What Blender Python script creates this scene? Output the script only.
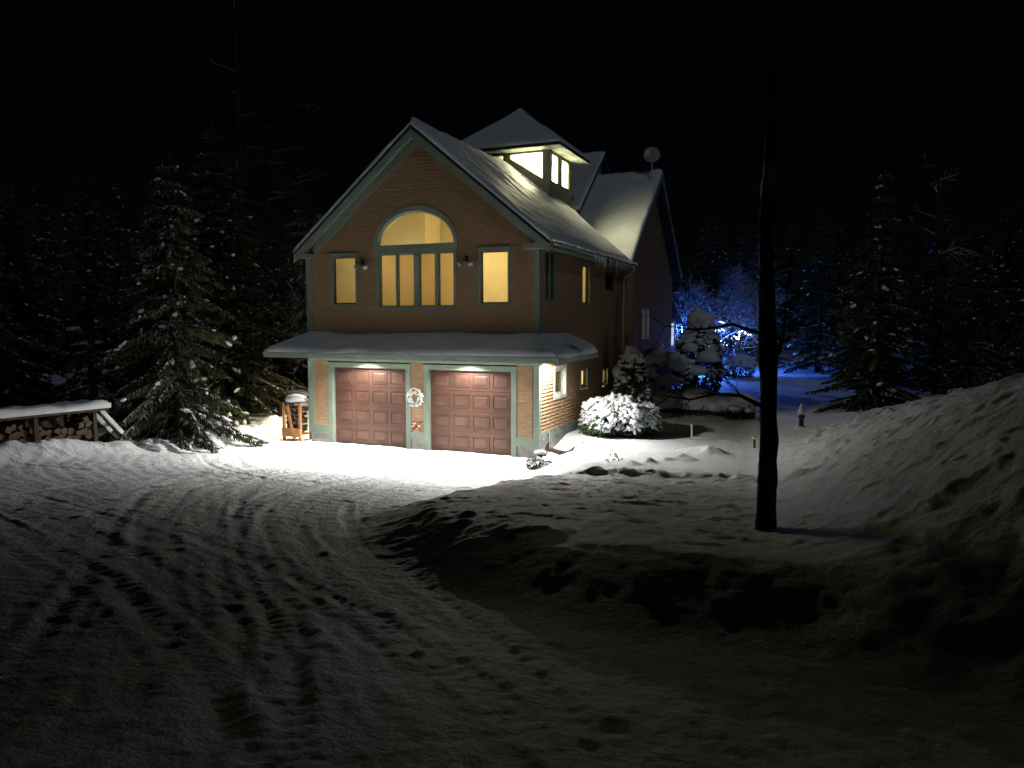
import bpy, math, random
import numpy as np
from math import sin, cos, pi, radians, atan, sqrt
from mathutils import Vector, Matrix, Euler

for o in list(bpy.data.objects):
    bpy.data.objects.remove(o)
scene = bpy.context.scene
COL = scene.collection

# ------------------------------------------------------------------ camera
cam_data = bpy.data.cameras.new("camera")
cam_data.sensor_width = 36.0
cam_data.lens = 36.0 * 745.0 / 1024.0
cam_data.clip_start = 0.05
cam_data.clip_end = 1500.0
cam = bpy.data.objects.new("camera", cam_data)
COL.objects.link(cam)
cam.location = (7.59, -19.70, 3.87)
cam.rotation_euler = (radians(90.0 - 4.68), 0.0, radians(23.0))
scene.camera = cam

# ------------------------------------------------------------------ night sky and moon
world = bpy.data.worlds.new("World")
scene.world = world
world.use_nodes = True
wn = world.node_tree
bg = wn.nodes["Background"]
sky = wn.nodes.new("ShaderNodeTexSky")
sky.sky_type = 'NISHITA'
sky.sun_disc = False
MOON_EL, MOON_ROT = radians(34.0), radians(140.0)
sky.sun_elevation = MOON_EL
sky.sun_rotation = MOON_ROT
wn.links.new(sky.outputs[0], bg.inputs[0])
bg.inputs[1].default_value = 0.00016
moon_data = bpy.data.lights.new("moon", 'SUN')
moon_data.energy = 0.14
moon_data.angle = radians(0.5)
moon_data.color = (0.80, 0.90, 1.0)
moon = bpy.data.objects.new("moon", moon_data)
COL.objects.link(moon)
moon.rotation_euler = (radians(90.0) - MOON_EL, 0.0, radians(40.0))

vs = scene.view_settings
vs.view_transform = 'Standard'
vs.look = 'None'
vs.exposure = 0.0
vs.gamma = 1.0
vs.use_curve_mapping = False
scene.cycles.use_denoising = True
try:
    scene.cycles.denoiser = 'OPENIMAGEDENOISE'
except Exception:
    pass
scene.cycles.max_bounces = 6
scene.cycles.diffuse_bounces = 4
scene.cycles.glossy_bounces = 2
scene.cycles.transparent_max_bounces = 8
scene.cycles.sample_clamp_indirect = 6.0
scene.cycles.use_light_tree = True

# ------------------------------------------------------------------ helpers
MATS = {}
def nodes_of(m):
    return m.node_tree.nodes, m.node_tree.links

def mat(name, col, rough=0.7, spec=0.3, var=0.25, scale=6.0, bump=0.0, bscale=40.0, stretch=None, sub=0.0):
    """principled material: base colour broken up by two noise scales, optional bump"""
    m = bpy.data.materials.new(name); m.use_nodes = True
    n, l = nodes_of(m)
    p = n["Principled BSDF"]
    p.inputs["Roughness"].default_value = rough
    p.inputs["Specular IOR Level"].default_value = spec
    tc = n.new("ShaderNodeTexCoord")
    mp = n.new("ShaderNodeMapping")
    if stretch: mp.inputs["Scale"].default_value = stretch
    l.new(tc.outputs["Object"], mp.inputs[0])
    nz = n.new("ShaderNodeTexNoise"); nz.inputs["Scale"].default_value = scale; nz.inputs["Detail"].default_value = 5
    l.new(mp.outputs[0], nz.inputs["Vector"])
    rp = n.new("ShaderNodeMapRange"); rp.inputs[1].default_value = 0.25; rp.inputs[2].default_value = 0.75
    rp.inputs[3].default_value = 1.0 - var; rp.inputs[4].default_value = 1.0 + var
    l.new(nz.outputs[0], rp.inputs[0])
    mx = n.new("ShaderNodeMix"); mx.data_type = 'RGBA'; mx.blend_type = 'MULTIPLY'; mx.inputs[0].default_value = 1.0
    mx.inputs[6].default_value = (*col, 1)
    l.new(rp.outputs[0], mx.inputs[7])
    l.new(mx.outputs[2], p.inputs["Base Color"])
    if bump:
        nb = n.new("ShaderNodeTexNoise"); nb.inputs["Scale"].default_value = bscale; nb.inputs["Detail"].default_value = 6
        l.new(mp.outputs[0], nb.inputs["Vector"])
        b = n.new("ShaderNodeBump"); b.inputs["Strength"].default_value = bump; b.inputs["Distance"].default_value = 0.05
        l.new(nb.outputs[0], b.inputs["Height"]); l.new(b.outputs[0], p.inputs["Normal"])
    MATS[name] = m
    return m

def glass_mat(name):
    m = bpy.data.materials.new(name); m.use_nodes = True
    n, l = nodes_of(m)
    n.remove(n["Principled BSDF"])
    t = n.new("ShaderNodeBsdfTransparent"); t.inputs[0].default_value = (0.93, 0.96, 0.94, 1)
    g = n.new("ShaderNodeBsdfGlossy"); g.inputs["Roughness"].default_value = 0.02
    fr = n.new("ShaderNodeFresnel"); fr.inputs[0].default_value = 1.45
    x = n.new("ShaderNodeMixShader")
    l.new(fr.outputs[0], x.inputs[0]); l.new(t.outputs[0], x.inputs[1]); l.new(g.outputs[0], x.inputs[2])
    l.new(x.outputs[0], n["Material Output"].inputs[0])
    return m

def blind_mat(name, col):
    """thin fabric shade: half reflects, half lets the room light through"""
    m = bpy.data.materials.new(name); m.use_nodes = True
    n, l = nodes_of(m)
    n.remove(n["Principled BSDF"])
    d = n.new("ShaderNodeBsdfDiffuse"); t = n.new("ShaderNodeBsdfTranslucent")
    tc = n.new("ShaderNodeTexCoord"); nz = n.new("ShaderNodeTexNoise")
    nz.inputs["Scale"].default_value = 2.2
    l.new(tc.outputs["Object"], nz.inputs["Vector"])
    rp = n.new("ShaderNodeMapRange"); rp.inputs[3].default_value = 0.85; rp.inputs[4].default_value = 1.12
    l.new(nz.outputs[0], rp.inputs[0])
    mx = n.new("ShaderNodeMix"); mx.data_type = 'RGBA'; mx.blend_type = 'MULTIPLY'; mx.inputs[0].default_value = 1.0
    mx.inputs[6].default_value = (*col, 1); l.new(rp.outputs[0], mx.inputs[7])
    l.new(mx.outputs[2], d.inputs[0]); l.new(mx.outputs[2], t.inputs[0])
    x = n.new("ShaderNodeMixShader"); x.inputs[0].default_value = 0.6
    l.new(d.outputs[0], x.inputs[1]); l.new(t.outputs[0], x.inputs[2])
    l.new(x.outputs[0], n["Material Output"].inputs[0])
    return m

def emit_mat(name, col, strength):
    m = bpy.data.materials.new(name); m.use_nodes = True
    n, l = nodes_of(m)
    p = n["Principled BSDF"]
    p.inputs["Base Color"].default_value = (*col, 1)
    p.inputs["Emission Color"].default_value = (*col, 1)
    p.inputs["Emission Strength"].default_value = strength
    return m

def snow_mat(name, bump, bscale, dist=0.03):
    m = bpy.data.materials.new(name); m.use_nodes = True
    n, l = nodes_of(m)
    p = n["Principled BSDF"]
    p.inputs["Roughness"].default_value = 0.62
    p.inputs["Specular IOR Level"].default_value = 0.25
    tc = n.new("ShaderNodeTexCoord")
    nz = n.new("ShaderNodeTexNoise"); nz.inputs["Scale"].default_value = 1.3; nz.inputs["Detail"].default_value = 6
    l.new(tc.outputs["Object"], nz.inputs["Vector"])
    cr = n.new("ShaderNodeValToRGB")
    cr.color_ramp.elements[0].position = 0.3; cr.color_ramp.elements[0].color = (0.70, 0.74, 0.80, 1)
    cr.color_ramp.elements[1].position = 0.7; cr.color_ramp.elements[1].color = (0.83, 0.86, 0.90, 1)
    l.new(nz.outputs[0], cr.inputs[0]); l.new(cr.outputs[0], p.inputs["Base Color"])
    nb = n.new("ShaderNodeTexNoise"); nb.inputs["Scale"].default_value = bscale; nb.inputs["Detail"].default_value = 8
    nb.inputs["Roughness"].default_value = 0.65
    l.new(tc.outputs["Object"], nb.inputs["Vector"])
    b = n.new("ShaderNodeBump"); b.inputs["Strength"].default_value = bump; b.inputs["Distance"].default_value = dist
    l.new(nb.outputs[0], b.inputs["Height"]); l.new(b.outputs[0], p.inputs["Normal"])
    return m

def snowy_bark(name, col, lo=0.35, hi=0.75, amount=1.0):
    """bark with snow lying on whatever faces up"""
    m = mat(name, col, rough=0.9, spec=0.1, var=0.45, scale=9, bump=0.7, bscale=25, stretch=(1, 1, 0.3))
    n, l = nodes_of(m); p = n["Principled BSDF"]
    ge = n.new("ShaderNodeNewGeometry"); sx = n.new("ShaderNodeSeparateXYZ")
    l.new(ge.outputs["Normal"], sx.inputs[0])
    nz = n.new("ShaderNodeTexNoise"); nz.inputs["Scale"].default_value = 4.0
    ad = n.new("ShaderNodeMath"); ad.operation = 'MULTIPLY_ADD'; ad.inputs[1].default_value = 0.5
    l.new(nz.outputs[0], ad.inputs[0]); l.new(sx.outputs[2], ad.inputs[2])
    mr = n.new("ShaderNodeMapRange"); mr.inputs[1].default_value = lo + 0.25; mr.inputs[2].default_value = hi + 0.25
    mr.inputs[4].default_value = amount
    l.new(ad.outputs[0], mr.inputs[0])
    src = p.inputs["Base Color"].links[0].from_socket
    mx = n.new("ShaderNodeMix"); mx.data_type = 'RGBA'
    l.new(mr.outputs[0], mx.inputs[0]); l.new(src, mx.inputs[6]); mx.inputs[7].default_value = (0.8, 0.82, 0.85, 1)
    l.new(mx.outputs[2], p.inputs["Base Color"])
    return m

M = {}
M['siding'] = mat('cedar siding', (0.32, 0.208, 0.122), 0.75, 0.25, 0.30, 3.0, 0.25, 30, (1, 1, 9))
M['sidingy'] = mat('cedar siding of the side', (0.32, 0.208, 0.122), 0.75, 0.25, 0.30, 3.0, 0.25, 30, (1, 1, 9))
M['trim'] = mat('sage green trim', (0.155, 0.193, 0.15), 0.55, 0.35, 0.12, 3.0, 0.1, 25)
M['trimwhite'] = mat('pale window trim', (0.55, 0.56, 0.50), 0.5, 0.35, 0.1, 3.0)
M['door'] = mat('terracotta garage door', (0.088, 0.043, 0.030), 0.55, 0.3, 0.25, 2.0, 0.08, 120)
M['concrete'] = mat('concrete', (0.27, 0.26, 0.24), 0.9, 0.2, 0.3, 5.0, 0.4, 30)
M['shingle'] = mat('roof shingle', (0.05, 0.05, 0.052), 0.9, 0.15, 0.4, 12, 0.5, 40)
M['soffit'] = mat('pale soffit board', (0.42, 0.45, 0.38), 0.6, 0.3, 0.12, 4, 0.1, 30)
M['dark'] = mat('dark metal', (0.02, 0.02, 0.02), 0.5, 0.4, 0.2, 8)
M['grey'] = mat('grey metal', (0.30, 0.31, 0.31), 0.4, 0.5, 0.15, 8)
M['room'] = mat('painted room wall', (0.74, 0.66, 0.46), 0.8, 0.2, 0.05, 2)
M['ceil'] = mat('painted ceiling', (0.78, 0.74, 0.62), 0.8, 0.2, 0.05, 2)
M['glass'] = glass_mat('window glass')
M['blind'] = blind_mat('tan window shade', (0.62, 0.49, 0.30))
M['pale_blind'] = blind_mat('cream window shade', (0.76, 0.68, 0.46))
M['snow'] = snow_mat('snow', 0.55, 14, 0.03)
M['groundsnow'] = snow_mat('ground snow', 0.9, 16, 0.045)
M['roofsnow'] = snow_mat('roof snow', 0.4, 9, 0.03)
M['needle'] = mat('spruce needles', (0.055, 0.060, 0.027), 0.7, 0.2, 0.5, 3)
M['leaf'] = mat('evergreen leaves', (0.05, 0.085, 0.035), 0.5, 0.4, 0.45, 6)
M['bark'] = snowy_bark('spruce bark', (0.035, 0.029, 0.024), 0.6, 0.95)
M['yardbark'] = snowy_bark('rough grey bark', (0.045, 0.038, 0.032), 0.6, 0.95)
M['limb'] = snowy_bark('snowy limb bark', (0.07, 0.058, 0.046), 0.15, 0.6)
M['wood'] = mat('weathered wood', (0.085, 0.065, 0.048), 0.85, 0.2, 0.35, 5, 0.4, 40, (1, 1, 0.2))
M['orangewood'] = mat('orange stained wood', (0.42, 0.19, 0.075), 0.7, 0.3, 0.25, 4, 0.3, 40)
M['logbark'] = mat('log bark', (0.10, 0.075, 0.055), 0.95, 0.1, 0.5, 9, 0.7, 30)
M['logend'] = mat('split log wood', (0.12, 0.09, 0.062), 0.85, 0.2, 0.3, 12, 0.4, 60)
M['leafdead'] = mat('dead stalk', (0.12, 0.07, 0.035), 0.9, 0.1, 0.4, 9)
M['ice'] = mat('ice', (0.75, 0.8, 0.82), 0.12, 0.6, 0.05, 9)
M['tarp'] = mat('dark tarp', (0.09, 0.085, 0.075), 0.6, 0.4, 0.3, 4, 0.3, 10)
M['red'] = mat('dull red ribbon', (0.30, 0.03, 0.025), 0.6, 0.3, 0.25, 20)
M['wreath'] = mat('wreath greenery', (0.07, 0.11, 0.05), 0.7, 0.2, 0.5, 20)
M['frost'] = mat('frosted sprig', (0.72, 0.74, 0.70), 0.6, 0.3, 0.2, 20)
M['lampglow'] = emit_mat('lit lamp glass', (1.0, 0.90, 0.72), 25.0)
M['bluebulb'] = emit_mat('lit blue bulb', (0.30, 0.62, 1.0), 9.0)
M['whitebulb'] = emit_mat('lit pale bulb', (0.85, 0.95, 0.90), 9.0)

def prop(o, label=None, cat=None, group=None, kind=None):
    if label: o['label'] = label
    if cat: o['category'] = cat
    if group: o['group'] = group
    if kind: o['kind'] = kind
    return o

class MB:
    """collects shapes of one mesh object; several material slots"""
    def __init__(s):
        s.v = []; s.f = []; s.m = []
    def add(s, vs_, fs_, mi=0):
        b = len(s.v)
        s.v.extend([tuple(map(float, q)) for q in vs_])
        for q in fs_:
            s.f.append(tuple(b + i for i in q)); s.m.append(mi)
    def quad(s, a, b, c, d, mi=0):
        s.add([a, b, c, d], [(0, 1, 2, 3)], mi)
    def box(s, x0, x1, y0, y1, z0, z1, mi=0):
        s.add([(x0, y0, z0), (x1, y0, z0), (x1, y1, z0), (x0, y1, z0), (x0, y0, z1), (x1, y0, z1), (x1, y1, z1), (x0, y1, z1)],
              [(0, 3, 2, 1), (4, 5, 6, 7), (0, 1, 5, 4), (1, 2, 6, 5), (2, 3, 7, 6), (3, 0, 4, 7)], mi)
    def obox(s, c, ax, ay, az, mi=0):
        c, ax, ay, az = map(np.array, (c, ax, ay, az))
        pts = [c + i * ax + j * ay + k * az for k in (-1, 1) for (i, j) in ((-1, -1), (1, -1), (1, 1), (-1, 1))]
        s.add(pts, [(0, 3, 2, 1), (4, 5, 6, 7), (0, 1, 5, 4), (1, 2, 6, 5), (2, 3, 7, 6), (3, 0, 4, 7)], mi)
    def bar(s, a, b, w, t, mi=0, up=(0, 0, 1)):
        a, b = np.array(a, float), np.array(b, float); d = b - a; L = np.linalg.norm(d); d /= L
        u = np.array(up, float)
        if abs(d.dot(u)) > 0.98: u = np.array((1.0, 0, 0))
        x = np.cross(d, u); x /= np.linalg.norm(x); u = np.cross(x, d)
        s.obox((a + b) / 2, d * L / 2, x * w / 2, u * t / 2, mi)
    def tube(s, pts, rad, n=8, mi=0, cap=True):
        pts = [np.array(q, float) for q in pts]
        if not hasattr(rad, '__len__'): rad = [rad] * len(pts)
        rings = []; x = None
        for i, q in enumerate(pts):
            d = pts[min(i + 1, len(pts) - 1)] - pts[max(i - 1, 0)]
            d = d / (np.linalg.norm(d) + 1e-9)
            if x is None:
                u = np.array((0, 0, 1.0)) if abs(d[2]) < 0.9 else np.array((1.0, 0, 0))
                x = np.cross(d, u)
            x = x - d * x.dot(d); x /= np.linalg.norm(x) + 1e-9
            y = np.cross(d, x)
            rings.append([q + rad[i] * (cos(2 * pi * k / n) * x + sin(2 * pi * k / n) * y) for k in range(n)])
        vs_ = [q for r_ in rings for q in r_]; fs_ = []
        for i in range(len(pts) - 1):
            for k in range(n):
                k2 = (k + 1) % n
                fs_.append((i * n + k, i * n + k2, (i + 1) * n + k2, (i + 1) * n + k))
        if cap:
            fs_.append(tuple(range(n - 1, -1, -1))); fs_.append(tuple((len(pts) - 1) * n + k for k in range(n)))
        s.add(vs_, fs_, mi)
    def lathe(s, prof, c=(0, 0, 0), n=16, mi=0):
        vs_ = [(c[0] + r_ * cos(2 * pi * k / n), c[1] + r_ * sin(2 * pi * k / n), c[2] + z) for (r_, z) in prof for k in range(n)]
        fs_ = [(i * n + k, i * n + (k + 1) % n, (i + 1) * n + (k + 1) % n, (i + 1) * n + k) for i in range(len(prof) - 1) for k in range(n)]
        fs_.append(tuple(range(n - 1, -1, -1))); fs_.append(tuple((len(prof) - 1) * n + k for k in range(n)))
        s.add(vs_, fs_, mi)
    def blob(s, c, r3, rng, mi=0, amp=0.2, rot=None, flat=None):
        """uneven lump; r3 = radii"""
        base, faces = ICO2
        ph = rng.random(3) * 6.28; fr = 2.0 + rng.random(3) * 2.0
        k = 1 + amp * (np.sin(base[:, 0] * fr[0] + ph[0]) + np.sin(base[:, 1] * fr[1] + ph[1]) + np.sin(base[:, 2] * fr[2] + ph[2])) / 1.6
        v = base * k[:, None] * np.array(r3)
        if flat is not None: v[:, 2] = np.maximum(v[:, 2], -flat * r3[2])
        if rot is not None: v = v @ rot.T
        s.add(v + np.array(c), faces, mi)
    def build(s, name, mats, parent=None, smooth=False):
        me = bpy.data.meshes.new(name)
        me.from_pydata(s.v, [], s.f)
        if not isinstance(mats, (list, tuple)): mats = [mats]
        for m_ in mats: me.materials.append(m_)
        if len(mats) > 1: me.polygons.foreach_set('material_index', s.m)
        if smooth: me.polygons.foreach_set('use_smooth', [True] * len(s.f))
        me.update()
        o = bpy.data.objects.new(name, me)
        COL.objects.link(o)
        if parent is not None: o.parent = parent
        return o

def ico(sub):
    t = (1 + 5 ** 0.5) / 2
    v = [(-1, t, 0), (1, t, 0), (-1, -t, 0), (1, -t, 0), (0, -1, t), (0, 1, t), (0, -1, -t), (0, 1, -t), (t, 0, -1), (t, 0, 1), (-t, 0, -1), (-t, 0, 1)]
    v = [np.array(q) / np.linalg.norm(q) for q in v]
    f = [(0, 11, 5), (0, 5, 1), (0, 1, 7), (0, 7, 10), (0, 10, 11), (1, 5, 9), (5, 11, 4), (11, 10, 2), (10, 7, 6), (7, 1, 8),
         (3, 9, 4), (3, 4, 2), (3, 2, 6), (3, 6, 8), (3, 8, 9), (4, 9, 5), (2, 4, 11), (6, 2, 10), (8, 6, 7), (9, 8, 1)]
    for _ in range(sub):
        c = {}; nf = []
        def mid(a, b):
            k = (min(a, b), max(a, b))
            if k not in c:
                m_ = v[a] + v[b]; v.append(m_ / np.linalg.norm(m_)); c[k] = len(v) - 1
            return c[k]
        for a, b, d in f:
            x, y, z = mid(a, b), mid(b, d), mid(d, a)
            nf += [(a, x, z), (b, y, x), (d, z, y), (x, y, z)]
        f = nf
    return np.array(v), f
ICO2 = ico(1)
ICO3 = ico(2)

def empty(name, loc, label, cat, group=None, rz=0.0):
    o = bpy.data.objects.new(name, None); COL.objects.link(o)
    o.empty_display_size = 0.3
    o.location = loc; o.rotation_euler = (0, 0, rz)
    return prop(o, label, cat, group)

def copy_tree(o, parent=None):
    c = o.copy(); COL.objects.link(c)
    if parent is not None: c.parent = parent
    for ch in list(o.children): copy_tree(ch, c)
    return c

# ------------------------------------------------------------------ terrain
#TERRAIN-BEGIN
def _hash(ix, iy, seed):
    h = (ix.astype(np.int64) * 374761393 + iy.astype(np.int64) * 668265263 + seed * 1442695041) & 0xffffffff
    h = ((h ^ (h >> 13)) * 1274126177) & 0xffffffff
    h = h ^ (h >> 16)
    return (h & 0xffffff) / float(0xffffff)
def vnoise(x, y, seed=0):
    ix, iy = np.floor(x), np.floor(y); fx, fy = x - ix, y - iy
    fx = fx * fx * fx * (fx * (fx * 6 - 15) + 10); fy = fy * fy * fy * (fy * (fy * 6 - 15) + 10)
    a = _hash(ix, iy, seed); b = _hash(ix + 1, iy, seed); c = _hash(ix, iy + 1, seed); d = _hash(ix + 1, iy + 1, seed)
    return (a + (b - a) * fx) * (1 - fy) + (c + (d - c) * fx) * fy - 0.5
def fbm(x, y, oct=4, seed=0, gain=0.5):
    s, a, t = 0.0, 1.0, 0.0
    for i in range(oct):
        s = s + a * vnoise(x * 2 ** i + 13.7 * i, y * 2 ** i - 7.1 * i, seed + i); t += a; a *= gain
    return s / t * 2.0
def sstep(a, b, x):
    t = np.clip((x - a) / (b - a), 0, 1); return t * t * (3 - 2 * t)
def pdist(x, y, pl):
    """distance to a polyline, its arc position and the signed side"""
    best = np.full(np.shape(x), 1e9); side = np.zeros(np.shape(x)); arc = np.zeros(np.shape(x)); L = 0.0
    for (ax, ay), (bx, by) in zip(pl[:-1], pl[1:]):
        dx, dy = bx - ax, by - ay; ll = dx * dx + dy * dy
        t = np.clip(((x - ax) * dx + (y - ay) * dy) / ll, 0, 1)
        d = np.hypot(x - ax - t * dx, y - ay - t * dy)
        s_ = dx * (y - ay) - dy * (x - ax)
        k = d < best
        best = np.where(k, d, best); side = np.where(k, np.sign(s_), side); arc = np.where(k, L + t * ll ** 0.5, arc)
        L += ll ** 0.5
    return best, arc, side
def smooth_pl(pl, n=10):
    P_ = [np.array(q, float) for q in pl]; P_ = [2 * P_[0] - P_[1]] + P_ + [2 * P_[-1] - P_[-2]]
    out = []
    for i in range(1, len(P_) - 2):
        for k in range(n):
            t = k / n
            a, b, c, d = P_[i - 1:i + 3]
            out.append(tuple(0.5 * (2 * b + (c - a) * t + (2 * a - 5 * b + 4 * c - d) * t * t + (3 * b - a - 3 * c + d) * t ** 3)))
    out.append(tuple(P_[-2]))
    return out
def inside(x, y, poly):
    r = np.zeros(np.shape(x), bool)
    for (ax, ay), (bx, by) in zip(poly, poly[1:] + poly[:1]):
        c = ((ay > y) != (by > y)) & (x < (bx - ax) * (y - ay) / (by - ay + 1e-12) + ax)
        r ^= c
    return r

BANK = [(9.9, -24.0), (9.9, -19.0), (9.8, -15.8), (8.8, -14.3), (7.4, -13.7), (6.2, -13.9), (4.9, -13.6), (3.4, -12.9),
        (2.1, -11.9), (1.4, -10.6), (1.1, -8.4), (1.15, -6.4), (1.3, -5.1), (1.7, -4.4), (1.3, -3.3), (0.75, -2.1), (0.35, -0.8), (0.1, 0.2), (-0.3, 1.5)]
BANKPOLY = BANK + [(-0.3, 60.0), (90.0, 60.0), (90.0, -24.0)]
BERM = smooth_pl([(1.25, -5.3), (2.4, -4.5), (3.8, -4.0), (5.6, -3.5), (7.0, -4.2)])
LBANK = smooth_pl([(-9.5, -24.0), (-9.5, -12.0), (-9.7, -9.0), (-10.15, -6.6), (-10.4, -5.0), (-10.2, -3.0), (-9.95, -1.3), (-10.4, 0.3), (-11.2, 3.0), (-12.0, 9.0)], 6)
TRACKS = [([(-0.6, -21.5), (-1.9, -17.0), (-3.4, -12.5), (-4.6, -7.5), (-5.4, -1.0)], 1.5),
          ([(6.6, -20.5), (3.4, -16.0), (-1.2, -11.6), (-4.2, -7.2), (-5.7, -1.0)], 1.55),
          ([(8.3, -19.5), (5.0, -15.4), (1.2, -11.9), (-1.2, -8.0), (-2.1, -1.0)], 1.5),
          ([(7.2, -17.6), (2.5, -14.6), (-3.0, -12.6), (-8.6, -11.6)], 1.5),
          ([(-8.6, -3.0), (-5.6, -5.6), (-2.4, -6.8), (0.4, -6.4)], 1.5),
          ([(-10.0, -8.6), (-5.6, -7.6), (-2.6, -5.4), (-1.6, -1.5)], 1.45)]
TRACKS = [(smooth_pl(a, 8), b) for a, b in TRACKS]
LUMPS = [(4.3, -0.9, 0.26, 0.45), (4.9, 0.3, 0.30, 0.5), (3.6, -1.7, 0.16, 0.35), (3.9, -1.2, 0.12, 0.3), (3.3, -2.2, 0.14, 0.4), (4.6, 0.6, 0.18, 0.8)]

def drive_z(x, y):
    u = -(y + 3.0)
    return 0.125 * np.log1p(np.exp(np.clip(u * 1.2, -40, 40))) / 1.2
def ground_z(x, y, detail=True):
    x = np.asarray(x, float); y = np.asarray(y, float)
    shp = x.shape; x = x.ravel(); y = y.ravel()
    z = drive_z(x, y)
    z = z + 0.02 * np.maximum(0, y - 12)
    # snow heaped on the right of the drive and the yard behind it
    wx = x + 0.14 * fbm(x * 0.9, y * 0.9, 3, 5); wy = y + 0.14 * fbm(x * 0.9, y * 0.9, 3, 9)
    d, arc, _ = pdist(wx, wy, BANK)
    sd = np.where(inside(wx, wy, BANKPOLY), d, -d)
    near = sstep(-4.6, -8.0, y)
    near2 = near * sstep(1.4, 4.2, x)
    face = sstep(-0.25, 1.25, sd)                                     # near face of the bank
    back = 0.47 - 0.10 * sstep(1.0, 5.0, sd)                         # gentle fall behind its crest
    soft = sstep(-0.25, 1.0, sd / 1.3) * 0.42
    m = sstep(-0.25, 1.0, sd / (1.0 * near2 + 1.45 * (1 - near2)))
    hill = 2.35 * sstep(6.6, 11.2, x + 0.10 * (y + 9.0)) * sstep(14.0, -7.0, y) + 0.9 * sstep(10, 16, x) * sstep(16.0, -4.0, y)
    z = z + near2 * face * back + (1 - near2) * soft + m * 0.05 * fbm(x * 0.35, y * 0.35, 3, 21)
    hill = hill * sstep(-20.0, -12.0, y)
    z = z + hill * sstep(-0.6, 3.4, sd)
    bd, ba, _ = pdist(x, y, BERM)
    z = z + 0.10 * np.exp(-(bd / 0.28) ** 2) * (1.0 + 1.3 * fbm(x * 3.0, y * 3.0, 4, 41))
    # plough bank along the left of the drive
    ld, la, ls = pdist(x + 0.25 * fbm(x, y, 2, 55), y, LBANK)
    lsd = ld * ls
    z = z + 0.34 * np.exp(-(ld / 0.45) ** 2) * (1 + 0.8 * fbm(x * 1.3, y * 1.3, 3, 61)) + 0.20 * sstep(0.0, 0.8, lsd)
    for (lx, ly, h, r) in LUMPS:
        q = np.hypot(x - lx, y - ly); z = z + 0.62 * h * np.exp(-(q / (0.55 * r)) ** 2) * (1 + 0.5 * fbm(x * 3.0, y * 3.0, 2, 141))
    if detail:
        open_ = (1 - m) * (1 - sstep(-0.4, 0.4, lsd))
        z = z + 0.014 * fbm(x * 0.8, y * 0.8, 4, 71)
        # packed drive: wheel ruts, churned ridges, clods
        rut = np.zeros_like(x); streak = np.zeros_like(x)
        for k, (pl, gauge) in enumerate(TRACKS):
            td, ta, ts = pdist(x + 0.10 * fbm(x * 0.5, y * 0.5, 2, 80 + k), y, pl)
            sx = td * ts
            for q in (-0.09, 0.0, 0.07):                             # several passes in nearly the same line
                o_ = np.abs(td - gauge / 2 + q + 0.05 * fbm(ta * 0.35, ta * 0.0 + 3 * k + 20 * q, 2, 85))
                g = np.exp(-(o_ / 0.075) ** 2)
                tread = np.sin(ta * 44.0 + 14 * np.abs(td - gauge / 2) * ts)
                rut = rut - 0.017 * g + 0.005 * g * tread + 0.013 * np.exp(-((o_ - 0.13) / 0.045) ** 2)
            streak = streak + np.exp(-(td / 1.3) ** 2) * (0.022 * fbm(sx * 4.5, ta * 0.30, 3, 170 + k) + 0.010 * fbm(sx * 11.0, ta * 0.8, 2, 180 + k))
        fad = 0.65 + 0.5 * fbm(x * 0.5, y * 0.5, 2, 91)
        churn = 1.0 - np.abs(fbm(x * 1.5, y * 2.3, 4, 95)) * 2
        z = z + open_ * (0.62 * rut * fad + 0.9 * streak + 0.006 * np.maximum(churn, 0) ** 2 * (0.4 + vnoise(x * 0.3, y * 0.3, 97) + 0.5))
        z = z + open_ * (0.006 * fbm(x * 4.0, y * 5.0, 3, 99) + 0.010 * fbm(x * 9.0, y * 9.0, 2, 98))
        rr = np.hypot(x + 0.5 + 0.25 * fbm(x * 0.7, y * 0.7, 2, 131), y - 2.0)
        scr = np.abs(np.sin(rr * 9.0 + 1.5 * fbm(x * 0.5, y * 0.5, 2, 133))) * sstep(-0.25, 0.5, fbm(x * 0.45, y * 0.45, 3, 137) + 0.15)
        z = z + open_ * 0.014 * scr * sstep(-13, -9, y) * sstep(-1.0, -3.5, y)
        cl = np.maximum(0, vnoise(x * 4.2, y * 4.2, 101) - 0.36) * 0.16
        z = z + open_ * cl
        # broken lumps on the heaped snow
        rough = m * np.maximum(0.5 * sstep(-1.5, -4.5, y), sstep(6.8, 8.6, x + 0.1 * (y + 9)) * sstep(8, 2, y))
        cl2 = np.maximum(0, fbm(x * 2.6, y * 2.6, 4, 111)) ** 1.5
        z = z + rough * 0.14 * cl2 + rough * 0.035 * fbm(x * 6, y * 6, 3, 117) + m * 0.012 * fbm(x * 3.0, y * 3.0, 3, 119)
        z = z + np.exp(-((sd - 0.6) / 0.7) ** 2) * near * (0.035 * fbm(x * 3.4, y * 3.4, 4, 121) + 0.05 * np.maximum(0, vnoise(x * 5.5, y * 5.5, 125) - 0.2))
    return z.reshape(shp)
#TERRAIN-END

def gz(x, y):
    return float(ground_z(np.array([x]), np.array([y]), False)[0])

def axis_lines(a, b, step, lo, hi, grow=1.22):
    core = list(np.arange(a, b + 1e-6, step)); s = step
    left = []; q = a
    while q > lo: s *= grow; q -= s; left.append(q)
    s = step; right = []; q = b
    while q < hi: s *= grow; q += s; right.append(q)
    return np.array(left[::-1] + core + right)

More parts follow.
